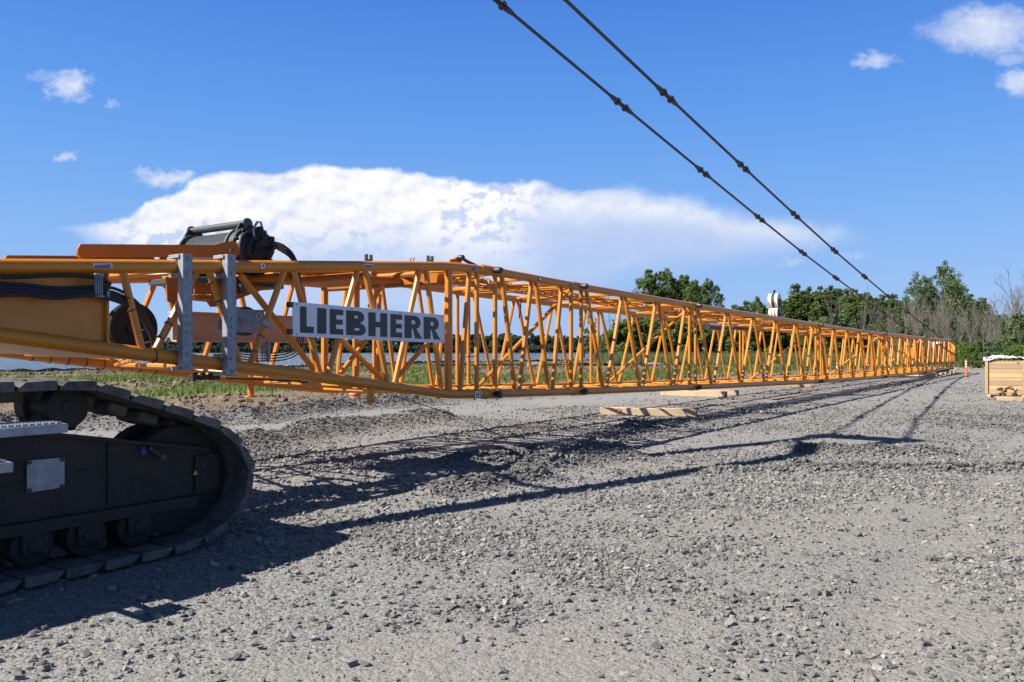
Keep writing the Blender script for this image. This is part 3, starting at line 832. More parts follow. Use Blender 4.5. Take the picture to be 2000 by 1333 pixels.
# ---- galvanised clamp channels over both chords
for px, yt, yb in ((363, 497, 724), (449, 498, 733)):
    s = BPs(px, -.14); pt = BP(px, yt, -.14); pb = BP(px, yb, -.14); zc = (pt.z + pb.z) / 2; hh = (pt.z - pb.z) / 2
    hw = .062
    mb = MB()
    mb.bbox(B(s, -.17, zc), DV * hw, WV * .006, ZV * hh, .003)
    for sg in (-1, 1): mb.bbox(B(s + sg * (hw - .006), -.12, zc), DV * .006, WV * .045, ZV * hh, .003)
    ch = mb.build('clamp_channel', M['galv'], foot)
    for f_ in (.035, .16, .53, .60, .67, .865, .965):
        z = pt.z - (pt.z - pb.z) * f_
        MB().lathe(B(s, -.175, z), -WV, [(0, .028), (.003, .028), (.004, .018), (.018, .018), (.020, .012)], 6).build('bolt', M['galv'], foot)
    for zf in (ZT, ZB):
        z = zf(s)
        for dz in (-.11, .11): MB().bbox(B(s - .01, -.02, z + dz), DV * .07, WV * .10, ZV * .022, .004).build('clamp_block', M['galv'], foot)

# ---- hoses along the foot
def hose(pts, r, name='hydraulic_hose', parent=None, mat='rubber'):
    P = []
    pts = [V(p) for p in pts]
    for i in range(len(pts) - 1):
        p0 = pts[max(i - 1, 0)]; p1 = pts[i]; p2 = pts[i + 1]; p3 = pts[min(i + 2, len(pts) - 1)]
        for k in range(5):
            t = k / 5
            P.append(.5 * ((2 * p1) + (p2 - p0) * t + (2 * p0 - 5 * p1 + 4 * p2 - p3) * t * t + (3 * p1 - p0 - 3 * p2 + p3) * t ** 3))
    P.append(pts[-1])
    return MB().tube(P, r, 8).build(name, M[mat], parent or foot)
hose([BP(x, y, -.09) for x, y in ((-20, 541), (40, 541), (110, 538), (165, 540), (200, 547), (216, 556))], .022)
for k, (dy, r) in enumerate(((0, .018), (8, .024), (14, .026), (19, .024))):
    hose([BP(x, y + dy, wv - .02 * k) for x, y, wv in ((-20, 553 + 2 * k, -.08), (45, 556, -.08), (110, 563, -.08), (170, 561 - k, -.08), (215, 562 + k, -.06), (245, 574 + k, .05), (272, 596, .12), (290, 625, .15), (300, 655, .16), (303, 668, .16))], r)
mb = MB()
for dx in range(4): mb.bbox(BP(186 + dx * 4, 557, -.13), DV * .006, WV * .02, ZV * .115, .002)
mb.bbox(BP(192, 537, -.13), DV * .05, WV * .03, ZV * .012, .003); mb.bbox(BP(192, 579, -.13), DV * .05, WV * .03, ZV * .012, .003)
mb.bbox(BP(211, 575, -.14), DV * .014, WV * .01, ZV * .035, .003)
mb.build('hose_clamp', M['galv'], foot)
def tie(p, d, r):
    MB().lathe(p - d * .006, d, [(0, r), (.012, r)], 12).build('cable_tie', M['black'], foot)
for (xa, ya, xb, yb, fr) in ((227, 537, 288, 678, (.32, .48, .78, .95)), (300, 678, 394, 535, (.12, .3, .62, .9)), (403, 535, 476, 705, (.1, .3)), (491, 705, 557, 534, (.1, .27))):
    for q in fr:
        a, b_ = BP(xa, ya), BP(xb, yb); tie(a.lerp(b_, q), (b_ - a).normalized(), .05)
for px in (299,): tie(B(BPs(px), 0, ZB(BPs(px))), DV, .085)
for px in (60, 95, 130, 165, 200, 235, 270, 300): s = BPs(px, W); tie(B(s, W, ZB(s)), DV, .084)

# ---- sheaves inside the foot
def sheave(c, axis, r, wd, mat, name, parent):
    pr = [(-wd, .05), (-wd, r * .28), (-wd * .4, r * .30), (-wd * .4, r * .8), (-wd, r * .84), (-wd, r), (-wd * .3, r * .90), (wd * .3, r * .90), (wd, r), (wd, r * .84), (wd * .4, r * .8), (wd * .4, r * .30), (wd, r * .28), (wd, .05)]
    return MB().lathe(c, axis, pr, 36).build(name, M[mat], parent)
sheave(BP(258, 641, .75), WV, .30, .05, 'dark', 'guide_sheave', foot)
sheave(BP(477, 628, .42), WV, .19, .05, 'black', 'guide_sheave', foot)
mb = MB(); pl = [BP(461, 604, .26), BP(517, 606, .26), BP(512, 652, .26), BP(458, 649, .26)]
mb.prism(pl, WV * .012)
pl2 = [BP(424, 632, .62), BP(440, 597, .62), BP(470, 600, .62), BP(470, 648, .62), BP(424, 645, .62)]
mb.prism(pl2, WV * .012)
mb.lathe(BP(472, 625, .25), -WV, [(0, .03), (.02, .03), (.02, .012), (.035, .012)], 8)
brk = mb.build('sheave_bracket', M['galv'], foot)
rg = MB(); pts = [BP(505, 617, .245) + (DV * math.cos(a) + ZV * math.sin(a)) * .042 for a in np.linspace(0, 2 * math.pi, 17)]
rg.tube(pts, .006, 5).build('ring', M['refl'], foot)
MB().bbox(BP(522, 634, -.06), (DV * .8 - ZV * .42).normalized() * .085, WV * .015, (DV * .42 + ZV * .8).normalized() * .03, .004).build('tube_clamp', M['galv'], foot)
# ---- frames of the winch, below the chord
MB().prism([BP(325, 541, .9), BP(352, 541, .9), BP(352, 601, .9), BP(327, 588, .9)], WV * .02).build('frame_plate', M['orange'], foot)
MB().prism([BP(461, 548, .95), BP(541, 533, .95), BP(541, 556, .95), BP(502, 571, .95), BP(461, 586, .95)], WV * .02).build('frame_plate', M['orange'], foot)
MB().prism([BP(380, 541, 1.0), BP(462, 541, 1.0), BP(462, 598, 1.0), BP(412, 600, 1.0), BP(405, 590, 1.0), BP(380, 588, 1.0)], WV * .02).build('frame_plate', M['orange'], foot)
MB().prism([BP(350, 541, 2.0), BP(470, 541, 2.0), BP(460, 585, 2.0), BP(360, 588, 2.0)], WV * .02).build('frame_plate', M['orange'], foot)
mb = MB(); mb.bbox(B(-4.5, 1.45, 2.68), DV * .75, WV * .5, ZV * .04, .01)
mb.bbox(BP(474, 560, .90), DV * .05, WV * .03, ZV * .1, .02); mb.bbox(BP(540, 541, .92), DV * .05, WV * .04, ZV * .06, .02)
mb.build('winch_base', M['winch'], foot)
gm_ = MB()
for k in range(9): gm_.bbox(BP(378 + 3.7 * k, 581 - .3 * k, .8), DV * .006, WV * .05, ZV * .02, .002)
gm_.bbox(BP(393, 577, .8), DV * .1, WV * .06, ZV * .006, .002); gm_.bbox(BP(393, 586, .8), DV * .1, WV * .06, ZV * .008, .002)
gm_.build('grating_step', M['yellow'], foot)
# I beam behind
mb = MB(); c0, c1 = BPs(336, 2.3), BPs(604, 2.3)
zc = BP(450, 641, 2.3).z
mb.box(B((c0 + c1) / 2, 2.3, zc), DV * (c1 - c0) / 2, WV * .012, ZV * .20)
for dz in (-.21, .21): mb.box(B((c0 + c1) / 2, 2.3, zc + dz), DV * (c1 - c0) / 2, WV * .11, ZV * .012)
mb.build('beam', M['pale_orange'], foot)
# perforated plate, cable loops, control box
mb = MB()
for k in range(6): mb.box(BP(506 + 3.4 * k, 687, .5), DV * .004, WV * .004, ZV * .12)
for k in range(9): mb.box(BP(514.5, 669 + 4.4 * k, .5), DV * .06, WV * .0045, ZV * .006)
mb.bbox(BP(524, 686, .47), DV * .014, WV * .03, ZV * .13, .003)
mb.build('perforated_plate', M['galv'], foot)
for k in range(4):
    hose([BP(x, y, .9 + .05 * k) for x, y in ((430 + 4 * k, 686), (480, 688 + 5 * k), (530 + 4 * k, 690 + 5 * k), (562 + 5 * k, 686 + 3 * k), (578 + 4 * k, 670 + 2 * k), (582 + 4 * k, 650))], .009)
mb = MB(); mb.bbox(BP(400, 737, .7), DV * .17, WV * .1, ZV * .032, .01)
for k in range(3): mb.lathe(BP(380 + 16 * k, 735, .62), ZV, [(-.05, .035), (.05, .035)], 10)
mb.bbox(BP(379, 738, .5), DV * .012, WV * .02, ZV * .05, .003)
mb.build('junction_box', M['black'], foot)
for k in range(2):
    hose([BP(x, y, 1.0 + .5 * k) for x, y in ((440, 739), (500, 741 + k), (560, 743 + 2 * k), (600, 746 + 2 * k))], .009)

# ---- winch
ws, wz = -4.56, 3.10
WP = lambda w_, ds=0, dz=0: B(ws + ds, w_, wz + dz)
wroot = MB().lathe(WP(.78), WV, [(0, .22), (.0, .32), (.035, .32), (.035, .25), (.05, .25), (1.08, .25), (1.08, .31), (1.12, .31), (1.12, .22)], 40)
m, nt, b = new_mat('wound_wire_rope'); M['rope'] = m
tcw = N(nt, 'ShaderNodeTexCoord'); wv_ = N(nt, 'ShaderNodeTexWave'); wv_.inputs['Scale'].default_value = 26
mpw = N(nt, 'ShaderNodeMapping'); mpw.inputs['Rotation'].default_value = (0, 0, math.radians(145)); L(nt, tcw.outputs['Object'], mpw.inputs[0]); L(nt, mpw.outputs[0], wv_.inputs['Vector'])
L(nt, mixc(nt, wv_.outputs[0], (.07, .075, .076), (.15, .155, .15)), b.inputs['Base Color']); b.inputs['Metallic'].default_value = .3; b.inputs['Roughness'].default_value = .45
bpw = N(nt, 'ShaderNodeBump'); bpw.inputs['Distance'].default_value = .02; L(nt, wv_.outputs[0], bpw.inputs['Height']); L(nt, bpw.outputs[0], b.inputs['Normal'])
winch = wroot.build('winch', M['winch'], crane)
MB().lathe(WP(.86), WV, [(0, .275), (.93, .275)], 40).build('rope_drum', M['rope'], winch)
mb = MB(); mb.lathe(B(-4.55, .72, 3.47), WV, [(0, .0), (0, .075), (.03, .075), (.03, .052), (1.27, .052), (1.27, .075), (1.3, .075)], 18)
mb.build('guard_bar', M['winch'], winch)
for w_ in (.74, 1.92):
    a = [WP(w_, .10, .37), WP(w_, .30, .12), WP(w_, .30, -.33), WP(w_, -.26, -.33), WP(w_, -.26, .08), WP(w_, -.10, .37)]
    MB().prism(a, WV * .03).build('cheek_plate', M['dark'], winch)
mb = MB()
mb.lathe(WP(.74), -WV, [(0, .31), (.10, .31), (.12, .27), (.2, .25), (.22, .18), (.30, .17), (.30, .19), (.33, .19), (.33, .13), (.44, .12), (.46, .07)], 24)
for k in range(12):
    a = k * math.pi / 6; mb.lathe(WP(.64, .285 * math.cos(a), .285 * math.sin(a)), -WV, [(0, .02), (.03, .02)], 6)
mb.build('gearbox', M['black'], winch)
mb = MB()
for (w_, ds, dz, a, b_, c) in ((.30, .05, .20, .10, .12, .07), (.18, .02, .05, .09, .10, .11), (.10, .10, .18, .05, .06, .05), (.36, -.02, .30, .06, .06, .05), (.05, .0, .12, .07, .05, .06), (.22, .12, -.12, .06, .09, .06), (.42, .1, .05, .09, .05, .09), (.02, -.03, .20, .04, .03, .04), (.12, -.08, -.06, .05, .06, .09)):
    mb.bbox(WP(w_ * .8 + .22, ds - .06, dz - .06), DV * a * .9, WV * b_ * .85, ZV * c * .85, .012)
for (w_, ds, dz, r, h) in ((.2, .0, .27, .03, .09), (.28, .08, .28, .025, .07), (.14, .05, .24, .022, .08), (.4, -.05, .34, .03, .06)): mb.lathe(WP(w_ * .8 + .22, ds - .06, dz - .10), ZV, [(0, r), (h, r), (h, r * .6), (h * 1.3, r * .6)], 8)
mb.build('hydraulic_motor', M['dark'], winch)
mb = MB()
P = lambda x, y: BP(x, y, .42)
mb.tube([P(497, 462), P(495, 450), P(499, 440), P(503, 434)], .018, 8); mb.tube([P(509, 434), P(513, 448), P(517, 462)], .016, 8); mb.tube([P(503, 434), P(509, 434)], .010, 6)
mb.tube([P(497, 466), P(510, 464), P(520, 470)], .016, 8)
mb.build('pipe', M['galv'], winch)
mb = MB(); pts = [P(507, 452) + (DV * math.cos(a) + ZV * math.sin(a)) * .05 for a in np.linspace(0, 2 * math.pi, 15)]
mb.tube(pts, .02, 6).build('lifting_eye', M['black'], winch)
for k in range(3):
    hose([BP(x, y, wv) for x, y, wv in ((508, 488 + 4 * k, .42), (526 + k, 478 + 5 * k, .25), (540 + k, 475 + 5 * k, .14), (553, 480 + 6 * k, .12), (566 - k, 490 + 5 * k, .12), (575 - k, 503 + 4 * k, .14), (581 - k, 520, .18), (586 - k, 548, .22), (591 - 2 * k, 585, .26), (594 - 2 * k, 612, .3))], .017, 'hydraulic_hose', winch)
    MB().tube([BP(541 + k, 476 + 5 * k, .12), BP(554, 480.5 + 6 * k, .12)], .022, 8).build('hose_fitting', worn('brass_fitting', (.2, .13, .08), (.12, .08, .05), .4, metal=.6) if k == 0 else bpy.data.materials['brass_fitting'], winch)

# ---- name board
SG = lambda s, z, d=0: B(s, -.13 - d, z)
sA, sB = BPs(572, -.13), BPs(868, -.13)
zt = lambda s: 2.385 + (2.317 - 2.385) * (s - sA) / (sB - sA); zb_ = lambda s: zt(s) - .45
mb = MB(); mb.prism([SG(sA, zb_(sA)), SG(sB, zb_(sB)), SG(sB, zt(sB)), SG(sA, zt(sA))], WV * .012)
board = mb.build('name_board', M['signwhite'], crane)
mb = MB()
for s, z in ((sA - .02, zt(sA) - .04), (sA - .02, zb_(sA) + .06)): mb.bbox(SG(s, z, -.03), DV * .04, WV * .03, ZV * .035, .005)
mb.build('bracket', M['black'], board)
for k in range(4):
    for zf_ in (.03, .42):
        s = sA + .06 + (sB - sA - .12) * k / 3; MB().lathe(SG(s, zb_(s) + zf_, .0), -WV, [(0, .012), (.006, .012), (.008, .007)], 8).build('fixing_bolt', M['galv'], board)
spans = [(586, 612.5, 'L'), (619.5, 637, 'I'), (644, 670, 'E'), (676, 714, 'B'), (719.5, 756, 'H'), (762.5, 785, 'E'), (790, 824, 'R'), (827.5, 859.5, 'R')]
lt = MB(); HL = .345; EX = -WV * .004
def add_letter(ch, xa, xb):
    w_ = xb - xa; st = min(.155, w_ * .46) if ch not in 'I' else w_
    def P(x, y):
        s = xa + x; return SG(s, zb_(s) + .052 + y * HL, .002)
    rect = lambda x0, y0, x1, y1: lt.prism([P(x0, y0), P(x1, y0), P(x1, y1), P(x0, y1)], EX)
    if ch == 'I': rect(0, 0, w_, 1)
    if ch == 'L': rect(0, 0, st, 1); rect(st, 0, w_, .25)
    if ch == 'E':
        rect(0, 0, st, 1); rect(st, 0, w_, .22); rect(st, .40, w_ - .01, .60); rect(st, .78, w_, 1)
    if ch == 'H': rect(0, 0, st * .92, 1); rect(w_ - st * .92, 0, w_, 1); rect(st * .92, .39, w_ - st * .92, .62)
    if ch in 'BR':
        rect(0, 0, st, 1)
        def bowl(y0, y1, x1, t, tx):
            n = 14; ry = (y1 - y0) / 2; cy = (y0 + y1) / 2; rx = min((x1 - st) * .75, .13); cx = x1 - rx
            iy0, iy1 = y0 + t, y1 - t; iry = (iy1 - iy0) / 2; irx = max(rx - tx, .03)
            o = [(st, y1)] + [(cx + rx * math.sin(a), cy + ry * math.cos(a)) for a in np.linspace(0, math.pi, n)] + [(st, y0)]
            i = [(st, iy1)] + [(cx + irx * math.sin(a) - .015, cy + iry * math.cos(a)) for a in np.linspace(0, math.pi, n)] + [(st, iy0)]
            lt.ring([P(*q) for q in o], [P(*q) for q in i], EX, closed=False)
        if ch == 'B':
            bowl(.505, 1, w_ - .03, .19, .105); bowl(0, .505, w_, .20, .12)
        else:
            bowl(.42, 1, w_ - .035, .20, .11)
            lt.prism([P(st + .035, .42), P(w_ - .13, .42), P(w_ + .005, 0), P(w_ - .155, 0)], EX)
for a, b_, ch in spans: add_letter(ch, BPs(a, -.13), BPs(b_, -.13))
lt.build('lettering', M['signblack'], board, smooth=0)

# ---- stickers on the chords
def chord_sticker(px, zf, dz, hw, hh, mat, name, wv=0, shape='rect'):
    s = BPs(px); mb = MB(); n = 7
    a0 = dz
    R = CR + .003
    rows = []
    if shape == 'rect':
        vs = []; fs = []
        for i in range(n):
            a = a0 + (i / (n - 1) - .5) * 2 * hh / R
            for ds in (-hw, hw): vs.append(B(s + ds, -R * math.cos(a), zf(s + ds) + R * math.sin(a)))
        for i in range(n - 1): fs.append((2 * i, 2 * i + 1, 2 * i + 3, 2 * i + 2))
        mb.add(vs, fs)
    else:
        vs = [B(s, -R * math.cos(a0) - .001, zf(s) + R * math.sin(a0))]; fs = []
        for k in range(20):
            t = k * math.pi / 10; a = a0 + hh * math.sin(t) / R; ds = hw * math.cos(t)
            vs.append(B(s + ds, -R * math.cos(a) - .0005, zf(s + ds) + R * math.sin(a)))
        for k in range(20): fs.append((0, 1 + k, 1 + (k + 1) % 20))
        mb.add(vs, fs)
    return mb.build(name, M[mat], foot, smooth=0)
chord_sticker(193, ZT, .15, .105, .022, 'refl', 'sticker'); chord_sticker(191, ZT, .15, .098, .017, 'blue', 'sticker').scale = (1.0006, 1.0, 1.0)
chord_sticker(712, ZT, .1, .095, .022, 'refl', 'sticker'); 
def decal(px, zf, poly, mat, a0=.1, lift=.005):
    s = BPs(px); R = CR + lift; mb = MB()
    mb.prism([B(s + x, -R - .0, zf(s + x) + y) for x, y in poly], WV * .0015)
    return mb.build('sticker', M[mat], foot, smooth=0)
circ = lambda r, n=20: [(r * math.cos(k * 2 * math.pi / n), r * math.sin(k * 2 * math.pi / n)) for k in range(n)]
decal(505, ZT, circ(.045), 'red', lift=.004); decal(505, ZT, circ(.036), 'refl', lift=.006)
decal(505, ZT, [(-.026, .004), (-.004, .014), (.004, .028), (.012, .016), (.024, -.004), (.012, -.024), (.0, -.012), (-.012, -.004)], 'blue', lift=.008)
decal(712, ZT, [(-.085, -.014), (.05, -.014), (.085, .0), (.085, .014), (-.085, .014)], 'blue', lift=.0075)
decal(193, ZT, [(-.09, -.012), (.06, -.012), (.09, .004), (.09, .012), (-.09, .012)], 'blue', lift=.0075)
decal(918, ZT, circ(.045), 'blue', lift=.004)
decal(927, ZB, [(-.10, -.05), (.10, -.05), (.10, .045), (-.10, .045)], 'refl', lift=.004)
decal(927, ZB, [(-.015, -.035), (.0, -.045), (.018, -.03), (.018, .03), (-.015, .03)], 'blue', lift=.006)
decal(927, ZB, [(-.075, -.035), (-.04, -.035), (-.04, -.02), (-.05, .025), (-.062, .025), (-.075, -.02)], 'dark', lift=.006)
decal(927, ZB, [(.045, -.035), (.08, -.035), (.08, -.01), (.058, .0), (.08, .01), (.075, .03), (.045, .03)], 'blue', lift=.006)
for px in (1048,): decal(px, ZT, circ(.05), 'dark', lift=.004); decal(px, ZT, circ(.035), 'refl', lift=.006)
decal(1108, ZT, circ(.04), 'blue', lift=.004)

# ---- fittings on the boom top
mb = MB()
for px, py in ((720, 505), (840, 507)):
    c = BP(px, py, 1.4)
    for d in (-.05, .05): mb.bbox(c + DV * d * 1.1, DV * .018, WV * .03, ZV * .065, .006)
    mb.bbox(c - ZV * .05, DV * .05, WV * .03, ZV * .03, .006)
mb.build('rope_roller', M['black'], foot)
mb = MB()
for px in (800, 806): mb.tube([BP(px, 512, 1.2), BP(px + 3, 504, 1.2)], .014, 6)
lug = [(878, 512), (880, 507), (890, 506), (893, 502), (897, 502), (901, 507), (902, 514)]
mb.prism([BP(x, y, .25) for x, y in lug], WV * .05)
mb.build('lug', M['orange'], foot)
mb = MB(); mb.tube([BP(901, 504, .22), BP(912, 511, .22), BP(935, 522, .22)], .03, 8); mb.lathe(BP(902, 504, .2), WV, [(-.03, .05), (.06, .05)], 12)
mb.build('latch_bar', M['black'], foot)
mb = MB(); a, b_ = BP(1068, 545, .35), BP(1105, 553, .35)
for d in (0, .09): mb.tube([a + WV * d, a.lerp(b_, .5) + WV * d + ZV * .02, b_ + WV * d], .025, 6)
mb.build('strap', M['black'], S2)
mb = MB()
for (s, k) in ((1.9, 1), (5.5, 2), (14, 2), (19, 2), (27, 2), (39, 2)):
    for j in range(k): mb.bbox(B(s + j * .25, .4, ZT(s) + .1), DV * .03, WV * .03, ZV * .05, .008)
mb.build('bracket', M['black'], S2)
# hooks on the lattice posts
for sec, px, py in ((foot, 931, 697), (S1, 1107, 708)):
    mb = MB(); c = BP(px, py, -.06); mb.tube([c + DV * .05, c + ZV * .05, c - DV * .05], .008, 5); mb.tube([c - DV * .05, c - DV * .26 - ZV * .0], .009, 5)
    mb.build('safety_hook', M['orange'], sec)
# small hanging rope
hose([BP(1018, 582, 1.4), BP(1017, 600, 1.4), BP(1015, 612, 1.4), BP(1014, 622, 1.4)], .012, 'rope_end', S1)
# lubrication box in the third section
mb = MB(); mb.lathe(B(15.5, 2.2, ZT(15) - .25), DV, [(0, .10), (2.4, .10), (2.4, .06), (4.6, .06)], 12)
mb.build('service_reel', M['black'], secs[3])
mb = MB()
for k in range(12): mb.lathe(B(15.6 + .19 * k, 2.2, ZT(15) - .25), DV, [(0, .115), (.05, .115)], 12)
mb.build('coil', M['galv'], secs[3])

# ---- boom head
mb = MB()
for wv in (0, W):
    w1 = .12 if wv == 0 else W - .12
    for zf in (ZT, ZB): mb.tube([B(57, wv, zf(57)), B(60.3, w1, zf(60.3))], CR, 12)
    for q in (57.3, 58.3, 59.3, 60.2):
        f_ = (q - 57) / 3.3; wq = wv + (w1 - wv) * f_
        mb.tube([B(q, wq, ZT(q)), B(q, wq, ZB(q))], .05, 8)
        mb.tube([B(q, wq, ZB(q)), B(min(q + 1, 60.3), wq, ZT(min(q + 1, 60.3)))], .045, 8)
head = mb.build('boom_head', Y_, crane)
mb = MB()
for wv in (.9, 2.05): mb.prism([B(56, wv, ZT(56) - .3), B(60, wv, ZT(60)), B(60.5, wv, 1.9), B(60.4, wv, 1.1), B(59, wv, .8), B(56, wv, .9)], WV * .03)
mb.build('head_plate', M['orange'], head)
for k in range(4): sheave(B(60.1, 1.05 + .24 * k, 2.05), WV, .42, .05, 'white', 'head_sheave', head)
mb = MB(); mb.bbox(B(59.6, .1, 1.75), DV * .04, WV * .02, ZV * .35, .01); mb.build('marker_panel', M['refl'], head)
mb = MB()
for wv in (.6, W - .6):
    mb.bbox(B(60.2, wv, .52), DV * .07, WV * .07, ZV * .46, .01); mb.bbox(B(60.2, wv, .03), DV * .2, WV * .2, ZV * .03, .01)
mb.build('support_leg', M['orange'], head)
mb = MB()
for s in (53.5, 55.5): mb.bbox(B(s, 1.2, .33), DV * .9, WV * 1.2, ZV * .02, .005)
for k in range(24): mb.bbox(B(52.8 + .15 * k, .02, .27), DV * .03, WV * .03, ZV * .07, .01)
mb.build('skid_plate', M['dark'], secs[6])

# ---- pendant bars from the boom head up to the mast
PJ = [(-2.8, 10.55), (3.3, 9.6), (9.3, 8.72), (15.3, 7.87), (21.2, 7.05), (27.2, 6.25), (33.2, 5.52), (39.2, 4.83), (45.2, 4.17), (51.4, 3.5), (59.6, 2.72)]
for wv in (.9, 2.3):
    for (sa, za), (sb, zb2) in zip(PJ, PJ[1:]):
        a, b_ = B(sa, wv, za), B(sb, wv, zb2); d = (b_ - a).normalized()
        mb = MB(); mb.tube([a + d * .34, a + d * .48, a + d * .72, b_ - d * .72, b_ - d * .48, b_ - d * .34], [.07, .068, .040, .040, .068, .07], 10)
        bar = mb.build('pendant_bar', M['pend'], crane)
        up = WV.cross(d).normalized()
        for e, sg in ((a, 1), (b_, -1)):
            lk_ = MB(); c = e + d * sg * .24
            lk_.lathe(c, WV, [(-.07, .04), (-.07, .09), (-.05, .098), (.05, .098), (.07, .09), (.07, .04)], 14)
            lk_.bbox(e + d * sg * .14, d * .14, WV * .05, up * .05, .02)
            lk_.lathe(c, WV, [(-.10, .045), (.10, .045)], 10)
            lk_.build('eye', M['black'], bar)
# ---- derrick mast that carries the pendants
def leg_(a, b_): return [B(a[0], a[1], a[2]), B(b_[0], b_[1], b_[2])]
mb = MB()
for wv, w0 in ((.9, .25), (2.3, 2.7)):
    p = leg_((-13, w0, 2.1), (-3.0, wv, 10.4)); d = (p[1] - p[0]); mid = (p[0] + p[1]) / 2; dn = d.normalized()
    mb.bbox(mid, d * .5, WV * .13, WV.cross(dn).normalized() * .17, .03)
mast = mb.build('mast', M['yellow'], crane)
mb = MB(); mb.bbox(B(-2.9, 1.6, 10.5), DV * .25, WV * 1.0, ZV * .22, .05); mb.tube([B(-8, .7, 6.25), B(-8, 2.6, 6.25)], .08, 8)
mb.build('mast_head', M['dark'], mast)

# ---- grounding wire hanging from the boom
hose([BP(764, 772, .1), B(-1.7, -.5, .75), B(-1.2, -1.2, .35), G(905, 866, .05)], .0055, 'grounding_wire', foot)
# ------------------------------------------------------------------ crawler
PROF = [(-7.5, 1.53), (.55, 1.53), (.72, 1.515), (1.02, 1.41), (1.32, 1.315), (1.58, 1.22), (1.84, 1.115), (2.06, .94), (2.20, .70), (2.19, .47), (2.05, .22), (1.80, .07), (1.45, .01), (-7.5, .0)]
mb = MB()   # side frame: long tapered box, near face at m=.26
def fprism(pts, m0, m1): mb.prism([Cr(u, m0, z) for u, z in pts], WV * (m1 - m0))
fprism([(-7, 1.16), (-.1, 1.16), (.1, 1.14), (.55, 1.07), (1.90, .83), (1.99, .79), (1.99, .50), (1.90, .46), (1.75, .45), (-7, .45)], .27, .93)
fprism([(-7, 1.185), (-.1, 1.185), (.12, 1.165), (.55, 1.095), (1.86, .86), (1.86, .835), (.55, 1.071), (.1, 1.141), (-7, 1.161)], .22, .98)
fprism([(-7, .45), (1.72, .45), (1.72, .36), (-7, .36)], .20, 1.0)
for u in (-1.6, .02, .93):                       # weld ribs
    z1 = 1.15 if u < .1 else 1.0
    mb.bbox(Cr(u, .265, (.46 + z1) / 2), DV * .012, WV * .012, ZV * ((z1 - .46) / 2 - .01), .003)
mb.prism([Cr(.05, .262, .74), Cr(.9, .262, .80), Cr(.9, .262, .775), Cr(.05, .262, .715)], WV * .01)
mb.bbox(Cr(1.84, .255, .64), DV * .12, WV * .012, ZV * .16, .01)
trk = mb.build('crawler_track', M['dark'], crane)
# shoes along the loop
def along(poly):
    L_ = [0]
    for a, b_ in zip(poly, poly[1:]): L_.append(L_[-1] + math.hypot(b_[0] - a[0], b_[1] - a[1]))
    return L_
LL = along(PROF)
def at_(d):
    for i in range(len(LL) - 1):
        if d <= LL[i + 1] or i == len(LL) - 2:
            t = (d - LL[i]) / (LL[i + 1] - LL[i]); a, b_ = PROF[i], PROF[i + 1]
            return a[0] + (b_[0] - a[0]) * t, a[1] + (b_[1] - a[1]) * t
pitch = .302; nsh = int(LL[-1] / pitch)
for k in range(nsh):
    d = .05 + k * pitch
    a, b_ = at_(d), at_(min(d + pitch, LL[-1] - .001))
    u0, z0 = a; u1, z1 = b_
    t = V((u1 - u0, 0, z1 - z0)).normalized(); T = DV * t.x + ZV * t.z; Nn = DV * -t.z + ZV * t.x      # outward
    c = Cr((u0 + u1) / 2, .6, (z0 + z1) / 2)
    hl = pitch / 2 * (.97 if u0 < 1.3 else .93)
    mb = MB()
    # outer pad: flat with a raised leading lip and bevelled ends
    for sgn in (1,):
        pr = [(-hl * .98, -.052), (-hl * .60, -.006), (hl * .55, .004), (hl * .95, .002), (hl * .99, -.018), (hl * .97, -.072), (-hl * .9, -.072), (-hl * .98, -.066)]
        fl = [(-hl * .95, -.03), (-hl * .86, -.004), (hl * .55, .006), (hl * .95, .002), (hl * .99, -.02), (hl * .97, -.072), (-hl * .9, -.072), (-hl * .97, -.06)]
        e0 = [c + T * x + Nn * y - WV * .46 for x, y in fl]; e1 = [c + T * x + Nn * y + WV * .40 for x, y in fl]
        f0 = [c + T * x * .97 + Nn * (y * 1.0 - .008) - WV * .60 for x, y in pr]; f1 = [c + T * x * .97 + Nn * (y - .008) + WV * .60 for x, y in pr]
        n_ = len(pr); vs = f0 + e0 + e1 + f1; fs = [tuple(range(n_ - 1, -1, -1)), tuple(range(3 * n_, 4 * n_))]
        for r_ in range(3):
            fs += [(r_ * n_ + i, r_ * n_ + (i + 1) % n_, (r_ + 1) * n_ + (i + 1) % n_, (r_ + 1) * n_ + i) for i in range(n_)]
        mb.add(vs, fs)
    mb.bbox(c - Nn * .13, T * hl * .62, WV * .20, Nn * .05, .02)             # guide lug
    for w_ in (-.40, .40): mb.bbox(c - Nn * .105, T * hl * .5, WV * .09, Nn * .022, .01)
    if u0 > -1.2:
        for x, w_ in ((-.05, -.50), (.05, -.50), (-.05, -.36), (.05, -.36)):
            mb.lathe(c + T * x + WV * w_ + Nn * (.0), Nn, [(-.005, .016), (.004, .016), (.004, .009), (-.003, .009)], 8)
    sh = mb.build('track_shoe', M['track'], trk)
